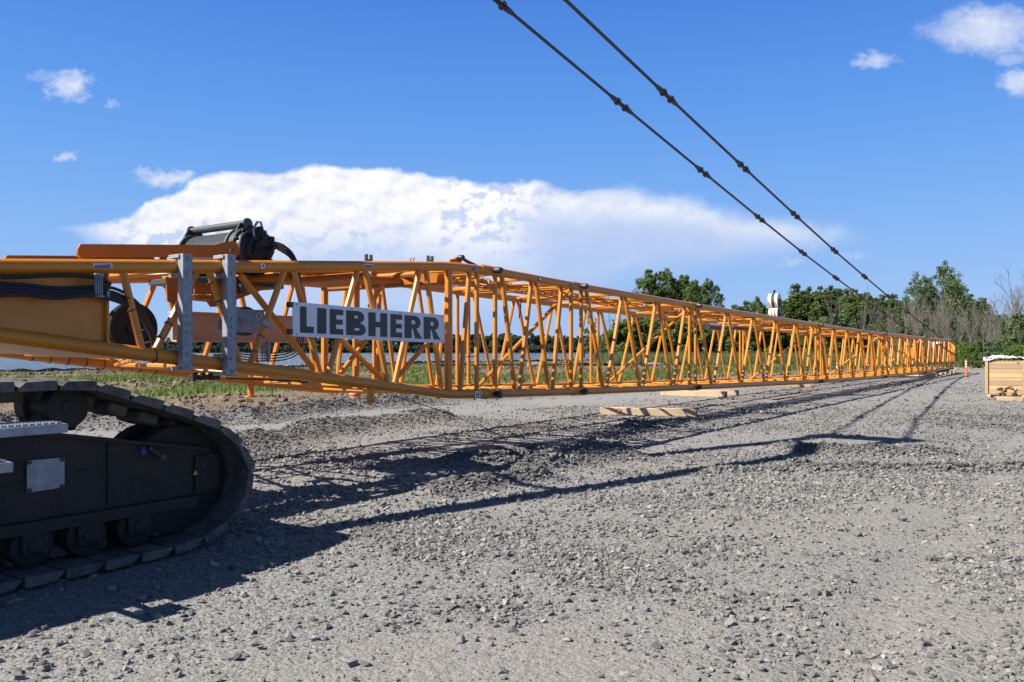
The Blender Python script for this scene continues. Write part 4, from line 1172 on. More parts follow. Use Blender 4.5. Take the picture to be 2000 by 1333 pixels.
# wheels
def wheel(u, z, r, m0, m1, name, hub=.35):
    h = m1 - m0
    return MB().lathe(Cr(u, m0, z), WV, [(-.01, .02), (-.01, r * .34), (0, r * .36), (0, r * .9), (.012, r), (h * .28, r), (h * .30, r * .82), (h * .7, r * .82), (h * .72, r), (h, r), (h, r * .3), (h, .02)], 32).build(name, M['dark'], trk)
wheel(1.62, .60, .48, .33, .87, 'idler_wheel')
wheel(.60, 1.30, .165, .25, .80, 'carrier_roller'); wheel(-1.0, 1.30, .165, .25, .80, 'carrier_roller')
for u in np.arange(-2.6, 1.3, .42): wheel(float(u), .25, .16, .27, .90, 'track_roller'); MB().bbox(Cr(float(u), .245, .285), DV * .10, WV * .03, ZV * .10, .02).lathe(Cr(float(u), .215, .26), -WV, [(0, .06), (.012, .06), (.02, .045)], 16).build('roller_housing', M['dark'], trk)
mb = MB(); mb.bbox(Cr(.62, .62, 1.2), DV * .14, WV * .2, ZV * .1, .02); mb.build('roller_mount', M['dark'], trk)
# galvanised cover plate with four bolts
def mplane(px, py, m_):
    r = (px - 1000) / F
    u = (r * (5.89 + SN * m_) + 3.64 + CS * m_) / (SN - CS * r); Yd = 5.89 + CS * u + SN * m_
    return Cr(u, m_, HC + (HOR - py) * Yd / F)
mb = MB(); mb.prism([mplane(53, 963, .245), mplane(126, 952, .245), mplane(126, 894, .245), mplane(53, 900, .245)], WV * .01)
cp = mb.build('cover_plate', M['galv'], trk)
mb = MB()
for x, y in ((57, 904), (121, 898), (121, 950), (57, 958)): mb.lathe(mplane(x, y, .245), -WV, [(0, .017), (.012, .017), (.014, .008)], 6)
mb.build('bolt', M['black'], trk)
# steps
for (x0, x1, y0, y1, sm) in ((-60, 136, 830, 842, -.32), (-90, 26, 906, 915, -.70)):
    c = mplane((x0 + x1) / 2, (y0 + y1) / 2, sm); hu = (mplane(x1, y1, sm) - mplane(x0, y1, sm)).length / 2
    mb = MB()
    mb.bbox(c + WV * .14, DV * hu, WV * .14, ZV * .006, .002)
    for k in range(13):
        for j in range(5): mb.box(c + DV * (-hu + .05 + k * (2 * hu - .1) / 12) + WV * (.03 + .055 * j) + ZV * .012, DV * .018, WV * .012, ZV * .008)
    mb.bbox(c - ZV * .028, DV * hu, WV * .006, ZV * .03, .002); mb.bbox(c + DV * hu + WV * .14 - ZV * .02, DV * .005, WV * .14, ZV * .022, .002)
    stp = mb.build('step', M['galv'], trk)
    for k in (-.6, .2): MB().bbox(c + DV * hu * k + WV * (.24 - sm) / 2 - ZV * .04, DV * .02, WV * (.24 - sm) / 2, ZV * .022, .004).build('step_bracket', M['dark'], trk)
# handle, stickers, grease plugs
mb = MB(); mb.tube([mplane(288, 874, .2), mplane(319, 896, .2)], .025, 8); mb.lathe(mplane(316, 893, .2), -WV, [(0, .03), (.03, .03)], 10); mb.build('latch_bar', M['black'], trk)
mb = MB(); mb.prism([mplane(277, 889, .262), mplane(287, 887, .262), mplane(287, 873, .262), mplane(277, 874, .262)], WV * .004); mb.build('sticker', M['blue'], trk)
mb = MB(); mb.prism([mplane(377, 928, .24), mplane(386, 927, .24), mplane(382, 919, .24)], WV * .003); mb.build('sticker', M['warn'], trk)
mb = MB()
for x, y in ((410, 889), (397, 910), (414, 909), (397, 925), (414, 922), (397, 938), (414, 934)): mb.lathe(mplane(x, y, .243), -WV, [(0, .016), (.01, .016), (.012, .01)], 8)
mb.build('grease_plug', M['black'], trk)
# ------------------------------------------------------------------ trees
def leaf_cloud(centres, radii, n_each, size, flat=.8):
    """many small leaf faces gathered in clumps"""
    k = len(centres); n = k * n_each
    c = np.repeat(np.array(centres), n_each, 0); r = np.repeat(np.array(radii), n_each)
    d = rng.normal(0, 1, (n, 3)); d /= np.linalg.norm(d, axis=1)[:, None]
    p = c + d * (r * rng.random(n) ** .45)[:, None] * np.array([1, 1, flat])
    nrm = d * .6 + rng.normal(0, .6, (n, 3)) + np.array([0, 0, .35]); nrm /= np.linalg.norm(nrm, axis=1)[:, None]
    t = np.cross(nrm, rng.normal(0, 1, (n, 3))); t /= np.linalg.norm(t, axis=1)[:, None]; bt = np.cross(nrm, t)
    s = size * rng.uniform(.6, 1.4, n)[:, None]
    P = np.stack([p - t * s * .5, p + bt * s * .34 + nrm * s * .08, p + t * s * .55, p - bt * s * .34 + nrm * s * .08], 1).reshape(-1, 3)
    Fc = np.arange(4 * n).reshape(-1, 4)
    tone = np.repeat(np.clip(np.repeat(rng.normal(.45, .16, k), n_each) + rng.normal(0, .2, n), 0, 1), 4)
    return P, Fc, tone
TREEMESH = {}
def make_tree(kind, h, cr, base, mat, ncl, nleaf, lsize, shape='poplar', trunkr=.16, seed=0):
    rg = np.random.default_rng(100 + seed)
    tm = MB(); cs, rs = [], []
    lean = rg.normal(0, .02, 2) * h
    top = V((lean[0], lean[1], h * .95))
    pts = [V((0, 0, -.2)), V((lean[0] * .2 + rg.normal(0, .05), lean[1] * .2, h * .3)), V((lean[0] * .6, lean[1] * .6 + rg.normal(0, .1), h * .65)), top]
    tm.tube(pts, [trunkr, trunkr * .8, trunkr * .45, .02], 7)
    leaders = [(0, 0, 1.0)] + [(cr * rg.uniform(.3, .55) * math.cos(q), cr * rg.uniform(.3, .55) * math.sin(q), rg.uniform(.72, .95)) for q in rg.uniform(0, 6.28, 4)]
    for i in range(ncl):
        f = base + (1 - base) * rg.random() ** (.8 if shape == 'poplar' else .65)
        z = h * f
        if shape == 'poplar': prof = max(.06, (1.08 - (f - base) / (1 - base))) ** .75 * min(1, .35 + 2.2 * (f - base)) * 1.15
        elif shape == 'bush': prof = math.sqrt(max(.05, 1 - (f * .98) ** 2))
        else: prof = math.sin(min(1, (f - base) / (1 - base) * .93 + .07) * math.pi) ** .5
        a = rg.random() * 2 * math.pi; rr = cr * prof * (.30 + .75 * rg.random() ** .5)
        c = (lean[0] * f + rr * math.cos(a), lean[1] * f + rr * math.sin(a), z + rg.normal(0, .03) * h)
        if shape == 'poplar':
            lx, ly, lf = leaders[i % 5]; c = (c[0] * .6 + lx * f, c[1] * .6 + ly * f, min(c[2], h * .95) * lf)
        cs.append(c); rs.append(cr * rg.uniform(.16, .34) * (.42 + .5 * prof) if shape == 'poplar' else cr * rg.uniform(.13, .33) * (.45 + .5 * prof))
        if i % 3 == 0:
            z0 = max(.1 * h, z - rr * 1.1); p0 = V((lean[0] * z0 / h, lean[1] * z0 / h, z0))
            tm.tube([p0, p0.lerp(V(c), .55) + V((0, 0, .08 * rr)), V(c)], [trunkr * .3, trunkr * .18, .015], 5)
    P, Fc, tone = leaf_cloud(cs, rs, nleaf, lsize, 1.7 if shape == 'poplar' else .85)
    P[:, 2] = np.maximum(P[:, 2], .02)
    co_ = np_mesh('crown', P, Fc, mat, {'tone': tone})
    to_ = tm.build('trunk', M['bark'])
    COL.objects.unlink(to_)
    TREEMESH[kind] = (to_.data, co_.data)
    bpy.data.objects.remove(to_); bpy.data.objects.remove(co_)
def make_bare(kind, h, spread, seed, n0=5, mat='twig'):
    rg = np.random.default_rng(500 + seed); tk = MB(); tw = MB()
    def grow(mb, p, d, ln, r, lev):
        q = p + d * ln * .5 + V(rg.normal(0, .05 * ln, 3)); e = q + (d + V(rg.normal(0, .16, 3)) + V((0, 0, .12))).normalized() * ln * .5
        mb.tube([p, q, e], [r, r * .8, r * .55], 4 if lev > 0 else 6, cap=False)
        if lev >= 3: return
        nb = [n0 + 4, 6, 5][lev]
        for k in range(nb):
            t = .3 + .7 * (k + rg.random()) / nb
            b_ = p.lerp(q, t * 2) if t < .5 else q.lerp(e, t * 2 - 1)
            a = rg.random() * 6.283; o_ = V((math.cos(a), math.sin(a), 0)) * spread * rg.uniform(.6, 1.3) + V((0, 0, rg.uniform(.25, .8)))
            nd = (d * .55 + o_).normalized()
            grow(tw, b_, nd, ln * rg.uniform(.28, .46), r * .42, lev + 1)
    for k in range(rg.integers(1, 3)):
        grow(tk, V((rg.normal(0, .3) * k, rg.normal(0, .3) * k, -.1)), V((rg.normal(0, .08), rg.normal(0, .08), 1)).normalized(), h * rg.uniform(.75, .9), .012 * h ** .9 + .02, 0)
    a = tk.build('trunk', M['twig']); b_ = tw.build('twigs', M[mat], smooth=0)
    COL.objects.unlink(a); COL.objects.unlink(b_)
    TREEMESH[kind] = (a.data, b_.data); bpy.data.objects.remove(a); bpy.data.objects.remove(b_)
for k in range(4): make_tree('poplar%d' % k, 13, 2.1, .06, M['poplar'], 250, 38, .27, 'poplar', .17, k)
for k in range(3): make_tree('round%d' % k, 12, 3.3, .22, M['poplar'], 130, 55, .31, 'round', .2, 10 + k)
for k in range(2): make_tree('broad%d' % k, 15, 4.3, .25, M['maple'], 150, 55, .31, 'round', .25, 20 + k)
for k in range(3): make_tree('sapling%d' % k, 7, 1.15, .2, M['maple'], 34, 34, .22, 'poplar', .05, 30 + k)
for k in range(3): make_tree('shrub%d' % k, 4, 2.3, .02, M['poplar'], 60, 80, .24, 'bush', .06, 40 + k)
for k in range(2): make_tree('willow%d' % k, 3.2, 2.3, .02, M['willow'], 80, 110, .17, 'bush', .05, 50 + k)
for k in range(2): make_tree('grey%d' % k, 5, 2.4, .05, M['maple'], 60, 60, .24, 'bush', .06, 60 + k)
for k in range(5): make_bare('bare%d' % k, 10, .8, k)
HMAP = lambda x, y: float(height(np.array([x], float), np.array([y], float))[0][0])
REFH = {'poplar': 13, 'round': 12, 'broad': 15, 'sapling': 7, 'shrub': 4, 'willow': 3.2, 'grey': 5, 'bare': 9.5}
def plant(kind, var, px, top, Y, name, label, cat, group=None, wide=1.0):
    x = (px - 1000) / F * Y; z = HMAP(x, Y)
    hh = HC + (HOR - top) * Y / F - z
    s = hh / REFH[kind]
    r = empty(name, (x, Y, z)); tag(r, label, cat, group)
    r.rotation_euler = (0, 0, random.random() * 6.28); r.scale = (s * wide, s * wide, s)
    a, b_ = TREEMESH[kind + str(var)]
    o = bpy.data.objects.new('trunk', a); COL.objects.link(o); o.parent = r
    o = bpy.data.objects.new('twigs' if kind == 'bare' else 'crown', b_); COL.objects.link(o); o.parent = r
    return r
T1 = 'dark leafy tree of the separate clump standing left of the main woods'
for k, (px, top, Y, kd) in enumerate([(1266, 536, 138, 'round'), (1296, 538, 140, 'round'), (1328, 546, 141, 'round'), (1357, 556, 138, 'round'), (1386, 556, 139, 'round'), (1280, 570, 146, 'round'), (1345, 580, 147, 'round')]):
    plant(kd, k % 3, px, top, Y, 'leafy_tree', T1, 'tree', 'trees of the separate clump', .78 if kd == 'round' else 1)
T2 = 'tall narrow dark green poplar in the dense row of woods beyond the boom'
PO = [(1437, 597, 132), (1457, 590, 134), (1483, 582, 131), (1512, 604, 135), (1534, 590, 136), (1556, 556, 130), (1578, 562, 133), (1601, 560, 131), (1624, 559, 134), (1648, 566, 131), (1673, 566, 135), (1697, 573, 132), (1721, 577, 134), (1744, 576, 136), (1764, 582, 138), (1896, 575, 138), (1916, 583, 137), (1934, 596, 139), (1880, 585, 142)]
for k, (px, top, Y) in enumerate(PO): plant('poplar', k % 4, px, top - 4, Y, 'poplar_tree', T2, 'tree', 'poplars of the dense woods', random.uniform(1.25, 1.6))
for k in range(34):
    px = 1428 + k * 11 + random.uniform(-5, 5); plant('poplar', k % 4, px, np.interp(px, [1428, 1530, 1556, 1690, 1790], [612, 606, 572, 580, 592]) + random.uniform(-4, 14), random.uniform(126, 145), 'poplar_tree', T2, 'tree', 'poplars of the dense woods', random.uniform(1.1, 1.6))
T3 = 'dark tree filling the gaps at the back of the woods'
for k in range(30):
    px = 1410 + k * 20.5 + random.uniform(-6, 6)
    top = np.interp(px, [1410, 1540, 1560, 1700, 1800, 1900, 1950, 2020], [618, 604, 582, 588, 596, 594, 612, 625]) + random.uniform(-4, 10)
    plant('round', k % 3, px, top, random.uniform(146, 158), 'background_tree', T3, 'tree', 'trees at the back of the woods', .95)
for k, (px, top, Y, lb) in enumerate([(1802, 545, 120, 'left of the pair of tall broad grey green trees rising above the woods'), (1842, 529, 121, 'tallest broad grey green tree rising above the bare brush'), (1866, 552, 126, 'shorter broad tree leaning out right of the tallest one')]):
    plant('broad', k % 2, px, top, Y, 'broadleaf_tree', lb, 'tree', None, .75 if k != 1 else .85)
T4 = 'shrubby dark undergrowth bush at the foot of the woods'
for k in range(34):
    px = 1215 + k * 21 + random.uniform(-8, 8)
    top = random.uniform(630, 655) if px > 1420 else random.uniform(622, 660)
    plant('shrub', k % 3, px, top, random.uniform(122, 130), 'undergrowth_bush', T4, 'bush', 'undergrowth at the foot of the woods', random.uniform(.9, 1.25))
T5 = 'thin young sapling on the open lake bank left of the woods'
for k, (px, top, Y) in enumerate([(1150, 614, 128), (1163, 618, 131), (1182, 634, 126), (1200, 620, 132), (1215, 640, 127), (1236, 636, 130), (1140, 668, 127), (1172, 662, 124), (1246, 628, 134)]):
    plant('sapling', k % 3, px, top, Y, 'sapling', T5, 'tree', 'saplings on the lake bank', random.uniform(.8, 1.2))
for k, (px, top, Y) in enumerate([(1190, 615, 130), (1228, 632, 126), (1252, 618, 133), (1300, 610, 128), (1332, 612, 127), (1212, 610, 136)]):
    plant('bare', k % 5, px, top, Y, 'bare_tree', 'leafless grey sapling standing behind the middle of the boom', 'tree', 'leafless saplings behind the middle of the boom', .4)
T6 = 'leafless grey brown tree in the dead brush above the boom tip'
for k in range(26):
    px = 1735 + k * 10.8 + random.uniform(-5, 5)
    top = np.interp(px, [1735, 1790, 1850, 1930, 1965, 2000, 2040], [612, 592, 592, 606, 580, 556, 545]) + random.uniform(0, 16)
    plant('bare', k % 5, px, top, random.uniform(96, 114), 'bare_tree', T6, 'tree', 'leafless trees above the boom tip', random.uniform(.55, .8))
for k, (px, top) in enumerate([(1625, 592), (1640, 600), (1690, 596), (1712, 600)]):
    plant('bare', (k + 2) % 5, px, top, 112, 'bare_tree', 'leafless pale tree standing before the dark poplars under the pendant bars', 'tree', 'leafless trees before the poplars', .5)
for k, (px, top, Y) in enumerate([(1590, 632, 112), (1618, 622, 113), (1645, 618, 112), (1672, 634, 113), (1760, 640, 104), (1800, 646, 103)]):
    plant('grey', k % 2, px, top, Y, 'grey_bush', 'grey green bush at the edge of the woods over the boom', 'bush', 'grey green bushes at the edge of the woods', .9)
T7 = 'green leafy tree standing among the leafless brush above the boom tip'
for k in range(16):
    px = 1740 + k * 18 + random.uniform(-6, 6); top = np.interp(px, [1740, 1850, 1940, 2030], [612, 600, 618, 612]) + random.uniform(-6, 16)
    plant('sapling' if k % 3 else 'round', k % 3, px, top, random.uniform(108, 120), 'leafy_tree', T7, 'tree', 'green trees among the brush', random.uniform(1.0, 1.5) if k % 3 else .8)
plant('willow', 0, 1893, 671, 84, 'round_bush', 'bright green rounded bush just right of the boom tip', 'bush', None, .92)
for k, (px, top, Y, lb) in enumerate([(1940, 668, 82, 'low green bush between the rounded bush and the crate'), (1968, 656, 83, 'leafy green bush directly above the wooden crate'), (1995, 616, 84, 'tall green bush at the right edge of the picture behind the crate'), (1921, 688, 81, 'smallest low bush beside the rounded bush'), (1988, 676, 80, 'spreading light green bush right above the white tarpaulin')]):
    plant('grey' if k != 4 else 'willow', k % 2, px, top, Y, 'green_bush', lb, 'bush', None, 1.0 if k != 2 else .75)
# far shore
cs, rs = [], []
px = 225
while px < 1320:
    Y = random.uniform(850, 900); x = (px - 1000) / F * Y
    hpx = np.interp(px, [225, 330, 600, 700, 930, 1000, 1100, 1320], [20, 24, 30, 26, 33, 36, 31, 30]) + random.uniform(-6, 5)
    hh = hpx * Y / F
    for j in range(14):
        f = random.random(); cs.append((x + random.gauss(0, 2.4), Y + random.gauss(0, 2), .5 + hh * (.1 + .82 * f))); rs.append(random.uniform(1.6, 3.4) * (1.1 - .5 * f))
    px += random.uniform(2.6, 5.0)
for k in range(900):
    px = random.uniform(225, 1320); Y = random.uniform(836, 850); cs.append(((px - 1000) / F * Y, Y, random.uniform(.5, 6))); rs.append(random.uniform(1.5, 3.2))
P, Fc, tone = leaf_cloud(cs, rs, 60, 1.7)
o = np_mesh('far_woods', P, Fc, M['farleaf'], {'tone': tone}); COL.objects.link(o); tag(o, 'dark wooded far shore across the lake', 'woods', kind='stuff')

# ------------------------------------------------------------------ timbers
def timber(a, b, dep, hgt, name, label, group=None, z0=None, mark=False):
    a, b = V(a), V(b); d = (b - a); d.z = 0; ln = d.length; d.normalize(); q = V((-d.y, d.x, 0))
    z = (HMAP(a.x, a.y) + HMAP(b.x, b.y)) / 2 + .005 if z0 is None else z0
    c = (a + b) / 2 + q * dep / 2; c.z = z + hgt / 2
    r = empty(name, (c.x, c.y, z)); tag(r, label, 'timber', group)
    mb = MB(); mb.bbox(c, d * (ln / 2 - .004), q * dep / 2, ZV * hgt / 2, .008); mb.build('beam_body', M['wood'], r)
    mb = MB()
    for s in (-1, 1): mb.bbox(c + d * s * ln / 2, d * .005, q * (dep / 2 - .006), ZV * (hgt / 2 - .006), .002)
    mb.build('end_grain', M['woodend'], r)
    if mark:
        mb = MB(); cc = a + d * .52 - q * .003; cc.z = z + hgt / 2
        pts = [cc + d * .085 * math.cos(t) + ZV * .078 * math.sin(t) for t in np.linspace(-2.2, 3.6, 20)]
        mb.tube(pts, .008, 5); mb.tube([cc - ZV * .05 + d * .03, cc + ZV * .04 + d * .05], .008, 5)
        mb.build('paint_mark', M['red'], r)
    return r
timber(G(1171, 811), G(1361, 815), .24, .20, 'timber_beam', 'nearest squared timber under the boom with a red painted mark', mark=True)
timber(G(1289, 773), G(1417, 776.5), .26, .21, 'timber_beam', 'front timber of the pair lying just beyond the boom')
timber(G(1330, 770.5), G(1441, 773), .24, .19, 'timber_beam', 'rear timber of the pair lying just beyond the boom, partly hidden')
timber(G(1462, 756), G(1584, 757), .28, .2, 'timber_beam', 'single timber lying beyond the boom half way to its tip')
for k, s in enumerate((46.6, 48.6, 50.6, 52.8, 54.8)):
    a, b = B(s, 2.9, 0), B(s, -.55, 0)
    timber(a, b, .5, .27, 'timber_beam', 'squared timber crossing under the far end of the boom as cribbing', 'cribbing timbers under the boom tip', z0=HMAP(a.x, a.y))

# ------------------------------------------------------------------ the crate
fd, qd = V((.868, -.496, 0)), V((.496, .868, 0))
c0 = G(1924, 776); zc = HMAP(c0.x, c0.y)
crate = empty('wooden_crate', (c0.x, c0.y, zc)); tag(crate, 'big wooden crate of pale yellow boards with white tarpaulin over its top', 'crate')
K = lambda x, y, z: c0 * 1 + fd * x + qd * y + V((0, 0, z + zc - c0.z))
CW, CD, CH = 2.45, 1.25, 1.25; z0 = .13
hb = CH / 8
for i in range(8):
    mat = M[['crate', 'crate2', 'crate3', 'crate', 'crate2', 'crate', 'crate3', 'crate'][i]]
    mb = MB(); zz = z0 + hb * (i + .5)
    for (x0, x1) in ((.11, 1.20), (1.30, CW - .1)):
        mb.bbox(K((x0 + x1) / 2, .03 + random.uniform(-.004, .004), zz), fd * (x1 - x0) / 2, qd * .02, ZV * (hb / 2 - .003), .004)
    mb.build('board', mat, crate)
    mb = MB(); mb.bbox(K(.03, CD / 2, zz), fd * .02, qd * (CD / 2 - .05), ZV * (hb / 2 - .003), .004); mb.bbox(K(CW - .03, CD / 2, zz), fd * .02, qd * (CD / 2 - .05), ZV * (hb / 2 - .003), .004)
    mb.bbox(K(CW / 2, CD, zz), fd * CW / 2, qd * .02, ZV * (hb / 2 - .003), .004)
    mb.build('side_board', M['crate3'], crate)
for x in (.05, 1.25, CW - .05):
    mb = MB(); mb.bbox(K(x, -.012, z0 + CH / 2), fd * .05, qd * .022, ZV * CH / 2, .005); mb.build('batten', M['crate'], crate)
for x in (.12, CW / 2, CW - .12):
    mb = MB(); mb.bbox(K(x, CD / 2, .06), fd * .06, qd * CD * .52, ZV * .06, .008); mb.build('skid', M['wood'], crate)
n1, n2 = 60, 34; xs = np.linspace(-.06, CW + .06, n1); ys = np.linspace(-.05, CD + .05, n2)
XX, YY = np.meshgrid(xs, ys, indexing='ij')
crump = (fbm(XX, YY, 3.5, 4) - .35) * .22 + np.abs(fbm(XX, YY, 8, 3) - .5) * .16
drop = np.where(YY < .02, -.03, 0)
zz = z0 + CH + .025 + np.maximum(crump, 0) + drop
zz = zz + .10 * np.exp(-((XX - .5) / .35) ** 2) * (fbm(XX, YY, 6, 3))
tv = np.array([K(a, b_, c_) for a, b_, c_ in zip(XX.ravel(), YY.ravel(), zz.ravel())])
ii_ = np.arange(n1 - 1)[:, None] * n2 + np.arange(n2 - 1)[None]
tf = np.stack([ii_, ii_ + n2, ii_ + n2 + 1, ii_ + 1], -1).reshape(-1, 4)
tl = empty('tarpaulin', K(CW / 2, CD / 2, z0 + CH)); tag(tl, 'crumpled white tarpaulin with dark straps lying on the wooden crate', 'tarpaulin')
lo = V(tl.location)
t_ = np_mesh('sheet', tv - np.array(lo), tf, M['tarp'], None, True); COL.objects.link(t_); t_.parent = tl
so_ = t_.modifiers.new('thickness', 'SOLIDIFY'); so_.thickness = .012
mb = MB()
for k in range(7):
    x = .05 + k * .13; p = [K(x + .05 * math.sin(j * 1.7 + k), -.06 + .02 * j, z0 + CH + .05 + .06 * abs(math.sin(j * 1.3 + k * 2.1))) for j in range(7)]
    mb.tube(p, .011, 5)
mb.tube([K(.95, -.05, z0 + CH + .03), K(1.0, -.055, z0 + CH - .05), K(1.04, -.05, z0 + CH + .03)], .008, 5)
mb.build('strap', M['black'], tl)
mb = MB(); mb.prism([K(1.28, .2, z0 + CH), K(1.46, .2, z0 + CH), K(1.40, .22, z0 + CH + .33), K(1.25, .25, z0 + CH + .36)], qd * .015); mb.build('flap', M['tarp'], tl)
# offcuts in front of the crate
timber(G(1946, 783), G(1999, 784), .5, .13, 'plank', 'flat pale plank on the gravel under the heap of offcuts', z0=HMAP(*G(1946, 783)[:2]) + .0)
bp_ = G(1972, 780); bz_ = HMAP(bp_.x, bp_.y)
for k, (dx, dy, dz, l, a, t) in enumerate([(-.22, .2, .16, .30, .5, 0), (-.05, .12, .16, .34, -.4, 0), (.16, .2, .16, .36, .2, 0), (-.12, .2, .27, .34, .9, .1), (.06, .2, .28, .40, -.8, -.1), (.26, .18, .27, .34, .6, .35), (-.22, .22, .35, .22, .2, .1), (.02, .24, .38, .30, .4, .2), (.36, .22, .17, .3, -.6, .0), (.2, .25, .39, .26, 1.2, .5)]):
    c = V((bp_.x + dx, bp_.y + dy, bz_ + dz))
    d = V((math.cos(a), math.sin(a), t)).normalized(); q = ZV.cross(d).normalized(); u = d.cross(q)
    mb = MB(); mb.bbox(c, d * l / 2, q * .05, u * .05, .006)
    o = own(mb, 'timber_offcut', M['crate' if k % 3 else 'woodend'], c); tag(o, 'short timber offcut in the loose heap in front of the crate', 'offcut', 'timber offcuts heaped before the crate')

# ------------------------------------------------------------------ cones, drums, posts
def delineator(px, py, h, label):
    p = G(px, py); p.z = HMAP(p.x, p.y)
    r = empty('traffic_delineator', p); tag(r, label, 'traffic post')
    MB().lathe(p, ZV, [(0, .18), (.04, .18), (.05, .13), (.06, .08)], 14).build('base', M['rubber'], r)
    MB().lathe(p, ZV, [(.05, .085), (.1, .07), (h * .55, .06), (h * .96, .05), (h, .05), (h * 1.0, .03)], 16).build('post', M['drum_orange'], r)
    mb = MB()
    for f_ in (.58, .72, .86): mb.lathe(p, ZV, [(h * f_, .066), (h * (f_ + .08), .064)], 16)
    mb.build('reflective_band', M['refl'], r)
    MB().bbox(p + ZV * (h + .03), V((.03, 0, 0)), V((0, .012, 0)), ZV * .04, .01).build('handle', M['drum_orange'], r)
    return r
delineator(1887, 737, 1.12, 'orange traffic post with white bands standing past the boom tip')
delineator(866, 706, 1.1, 'slim red orange marker post by the water behind the boom')
def drum(px, py, r0, h, label):
    p = G(px, py); p.z = HMAP(p.x, p.y)
    r = empty('traffic_drum', p); tag(r, label, 'traffic drum')
    prof = [(0, r0 * 1.25), (.06, r0 * 1.25), (.07, r0)]
    for k in range(5): prof += [(.07 + (h - .12) * (k + .02) / 5, r0 * (1 - .03 * k)), (.07 + (h - .12) * (k + .96) / 5, r0 * (1 - .03 * k) * .99), (.07 + (h - .12) * (k + .98) / 5, r0 * (.955 - .03 * k))]
    prof += [(h - .04, r0 * .85), (h, r0 * .7)]
    MB().lathe(p, ZV, prof, 24).build('drum_body', M['drum_orange'], r)
    mb = MB()
    for k in (1, 3): mb.lathe(p, ZV, [(.07 + (h - .12) * (k + .06) / 5, r0 * (1.012 - .03 * k)), (.07 + (h - .12) * (k + .92) / 5, r0 * (1.0 - .03 * k))], 24)
    mb.build('reflective_band', M['refl'], r)
    MB().bbox(p + ZV * (h + .02), V((.06, 0, 0)), V((0, .015, 0)), ZV * .03, .01).build('handle', M['drum_orange'], r)
    return r
drum(693.5, 793, .19, .62, 'orange and white banded traffic drum on the berm under the boom')
drum(1639, 722, .26, .9, 'orange drum seen through the lattice, nearer of two on the far bank')
drum(1694, 719, .26, .9, 'orange drum seen through the lattice, farther right of two on the far bank')

# ------------------------------------------------------------------ silt fences, blocks, rubble
def silt_fence(pts, h, label, step=2.2):
    r = empty('silt_fence', (*pts[0], HMAP(*pts[0]))); tag(r, label, 'silt fence')
    P = []
    for (ax, ay), (bx, by) in zip(pts, pts[1:]):
        n = max(2, int(math.hypot(bx - ax, by - ay) / .55))
        P += [(ax + (bx - ax) * k / n, ay + (by - ay) * k / n) for k in range(n)]
    P.append(pts[-1]); mb = MB(); vs = []; fs = []
    for k, (x, y) in enumerate(P):
        z = HMAP(x, y); hh = h * (.72 + .28 * abs(math.cos(k * .55 / step * math.pi))) * random.uniform(.85, 1.05)
        jx = random.uniform(-.04, .04)
        vs += [(x + jx, y, z - .1), (x + jx + .02, y, z + hh * .5), (x + jx, y, z + hh), (x + jx, y + .02, z + hh), (x + jx, y + .03, z - .1)]
    for k in range(len(P) - 1):
        for j in range(4): a = k * 5 + j; fs.append((a, a + 5, a + 6, a + 1))
    mb.add(vs, fs); mb.build('fabric', M['fabric'], r, smooth=0)
    st = MB()
    for k in range(0, len(P), 4):
        x, y = P[k]; z = HMAP(x, y); st.bbox((x, y - .03, z + h * .6), V((.025, 0, 0)), V((0, .02, 0)), ZV * h * .62, .005)
    st.build('stakes', M['wood'], r)
    return r
silt_fence([(-60, 61.5), (-43.5, 69), (-26, 85), (-16, 106), (-8.5, 124)], .55, 'black sagging silt fence along the lake shore at the left under the boom')
silt_fence([(-7, 126), (2, 133), (12, 141), (30, 147)], .42, 'black silt fence along the water behind the middle of the boom')
silt_fence([(-7.5, 86), (1, 89), (10, 91), (22, 95), (34, 101)], .36, 'second silt fence on the bank in front of the reeds')
for k, (a, b, lb) in enumerate([(D(1030, 88), D(1062, 88.5), 'grey rolled fabric lying on the bank behind the boom'), (D(1260, 82), D(1292, 83), 'pale grey slab lying in the grass behind the boom')]):
    mb = MB(); z = HMAP(a.x, a.y) + .18; a.z = b.z = z; mid = a.lerp(b, .5); mid.z += .05
    mb.tube([a, mid, b], [.2, .26, .18], 10)
    o = own(mb, 'fabric_roll', M['concrete'], mid); tag(o, lb, 'fabric roll')
p = D(1915, 84); p.z = HMAP(p.x, p.y)
mb = MB(); mb.bbox(p + ZV * .25, V((.75, .1, 0)), V((-.05, .3, 0)), ZV * .28, .03); o = own(mb, 'timber_block', M['dark'], p); tag(o, 'dark heavy block lying in the grass left of the crate', 'block')
n = 260; x = rng.uniform(36, 47, n); y = rng.uniform(70, 80, n); k = poly_sd(x, y, EDGE) > -.5; x, y = x[k], y[k]
P, Fc, t = stones_mesh(x, y, rng.uniform(.05, .17, len(x)), rng.random(len(x)), None, False)
brick = worn('broken_brick', (.30, .15, .09), (.22, .17, .13), .85, scale=2)
o = np_mesh('rubble', P, Fc, brick); COL.objects.link(o); tag(o, 'brown brick rubble at the end of the yard', 'rubble', kind='stuff')
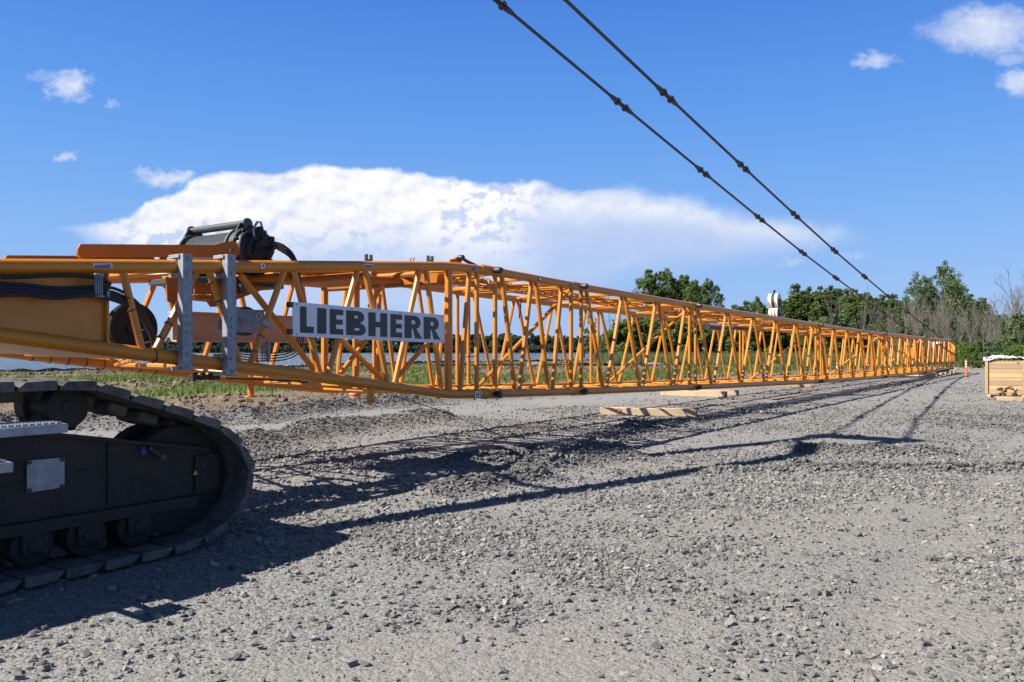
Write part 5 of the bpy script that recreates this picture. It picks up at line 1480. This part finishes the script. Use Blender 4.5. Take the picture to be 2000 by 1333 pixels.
# soil clods on the bank
n = 9000; y = np.sqrt(rng.uniform(20 ** 2, 95 ** 2, n)); x = rng.uniform(-.66, .35, n) * y; e = poly_sd(x, y, EDGE)
k = (e > .6) & (fbm(x, y, .2, 3) > .48) & ~in_poly(x, y, LAKE); x, y = x[k], y[k]
P, Fc, t = stones_mesh(x, y, rng.uniform(.03, .12, len(x)) * (1 + y / 120), rng.random(len(x)), None, False)
clod = worn('soil_clods', (.095, .07, .048), (.19, .15, .105), .95, scale=1.5)
o = np_mesh('dirt_clods', P, Fc, clod); COL.objects.link(o); tag(o, 'clods of dry brown soil on the bank', 'soil clods', kind='stuff')

# ------------------------------------------------------------------ hook block standing beyond the boom top
hc_ = B(BPs(1512, 1.3), 1.3, 0); s_ = BPs(1512, 1.3); zt_ = ZT(s_) + .05
hk = empty('hook_block', B(s_, 1.3, zt_)); tag(hk, 'tall hook block with cream white sheaves standing on top of the boom', 'hook block')
Yh = hk.location.y; pxm = F / Yh
ztop = HC + (HOR - 573) * Yh / F
r1 = .27
hz = lambda y: HC + (HOR - y) * Yh / F
ax = -WV; ay = DV * 1
for dx in (-.11, .13): sheave(V((hk.location.x, Yh, hz(587))) + ax * dx, ax, r1, .06, 'white', 'sheave', hk)
for dx in (-.11, .01, .13): sheave(V((hk.location.x, Yh, hz(612))) + ax * dx, ax, .22, .045, 'white', 'sheave', hk)
mb = MB()
for dx in (.21, .0): mb.prism([V((hk.location.x, Yh, 0)) + ax * dx + ay * a + ZV * z for a, z in ((-.08, hz(585)), (.14, hz(585)), (.20, hz(600)), (.20, zt_), (-.10, zt_))], ax * .04)
mb.build('cheek_plate', M['black'], hk)
mb = MB(); cx = V((hk.location.x, Yh, 0)) + ax * .01; mb.bbox(cx + ZV * hz(574), ax * .02, ay * .04, ZV * .14, .008); mb.lathe(cx + ZV * hz(570), ay, [(-.02, .05), (.02, .05)], 12); mb.build('lifting_lug', M['black'], hk)
mb = MB(); mb.bbox(V((hk.location.x, Yh, zt_ + .02)) + ax * .05, ax * .35, ay * .3, ZV * .025, .008); mb.build('base', M['black'], hk)
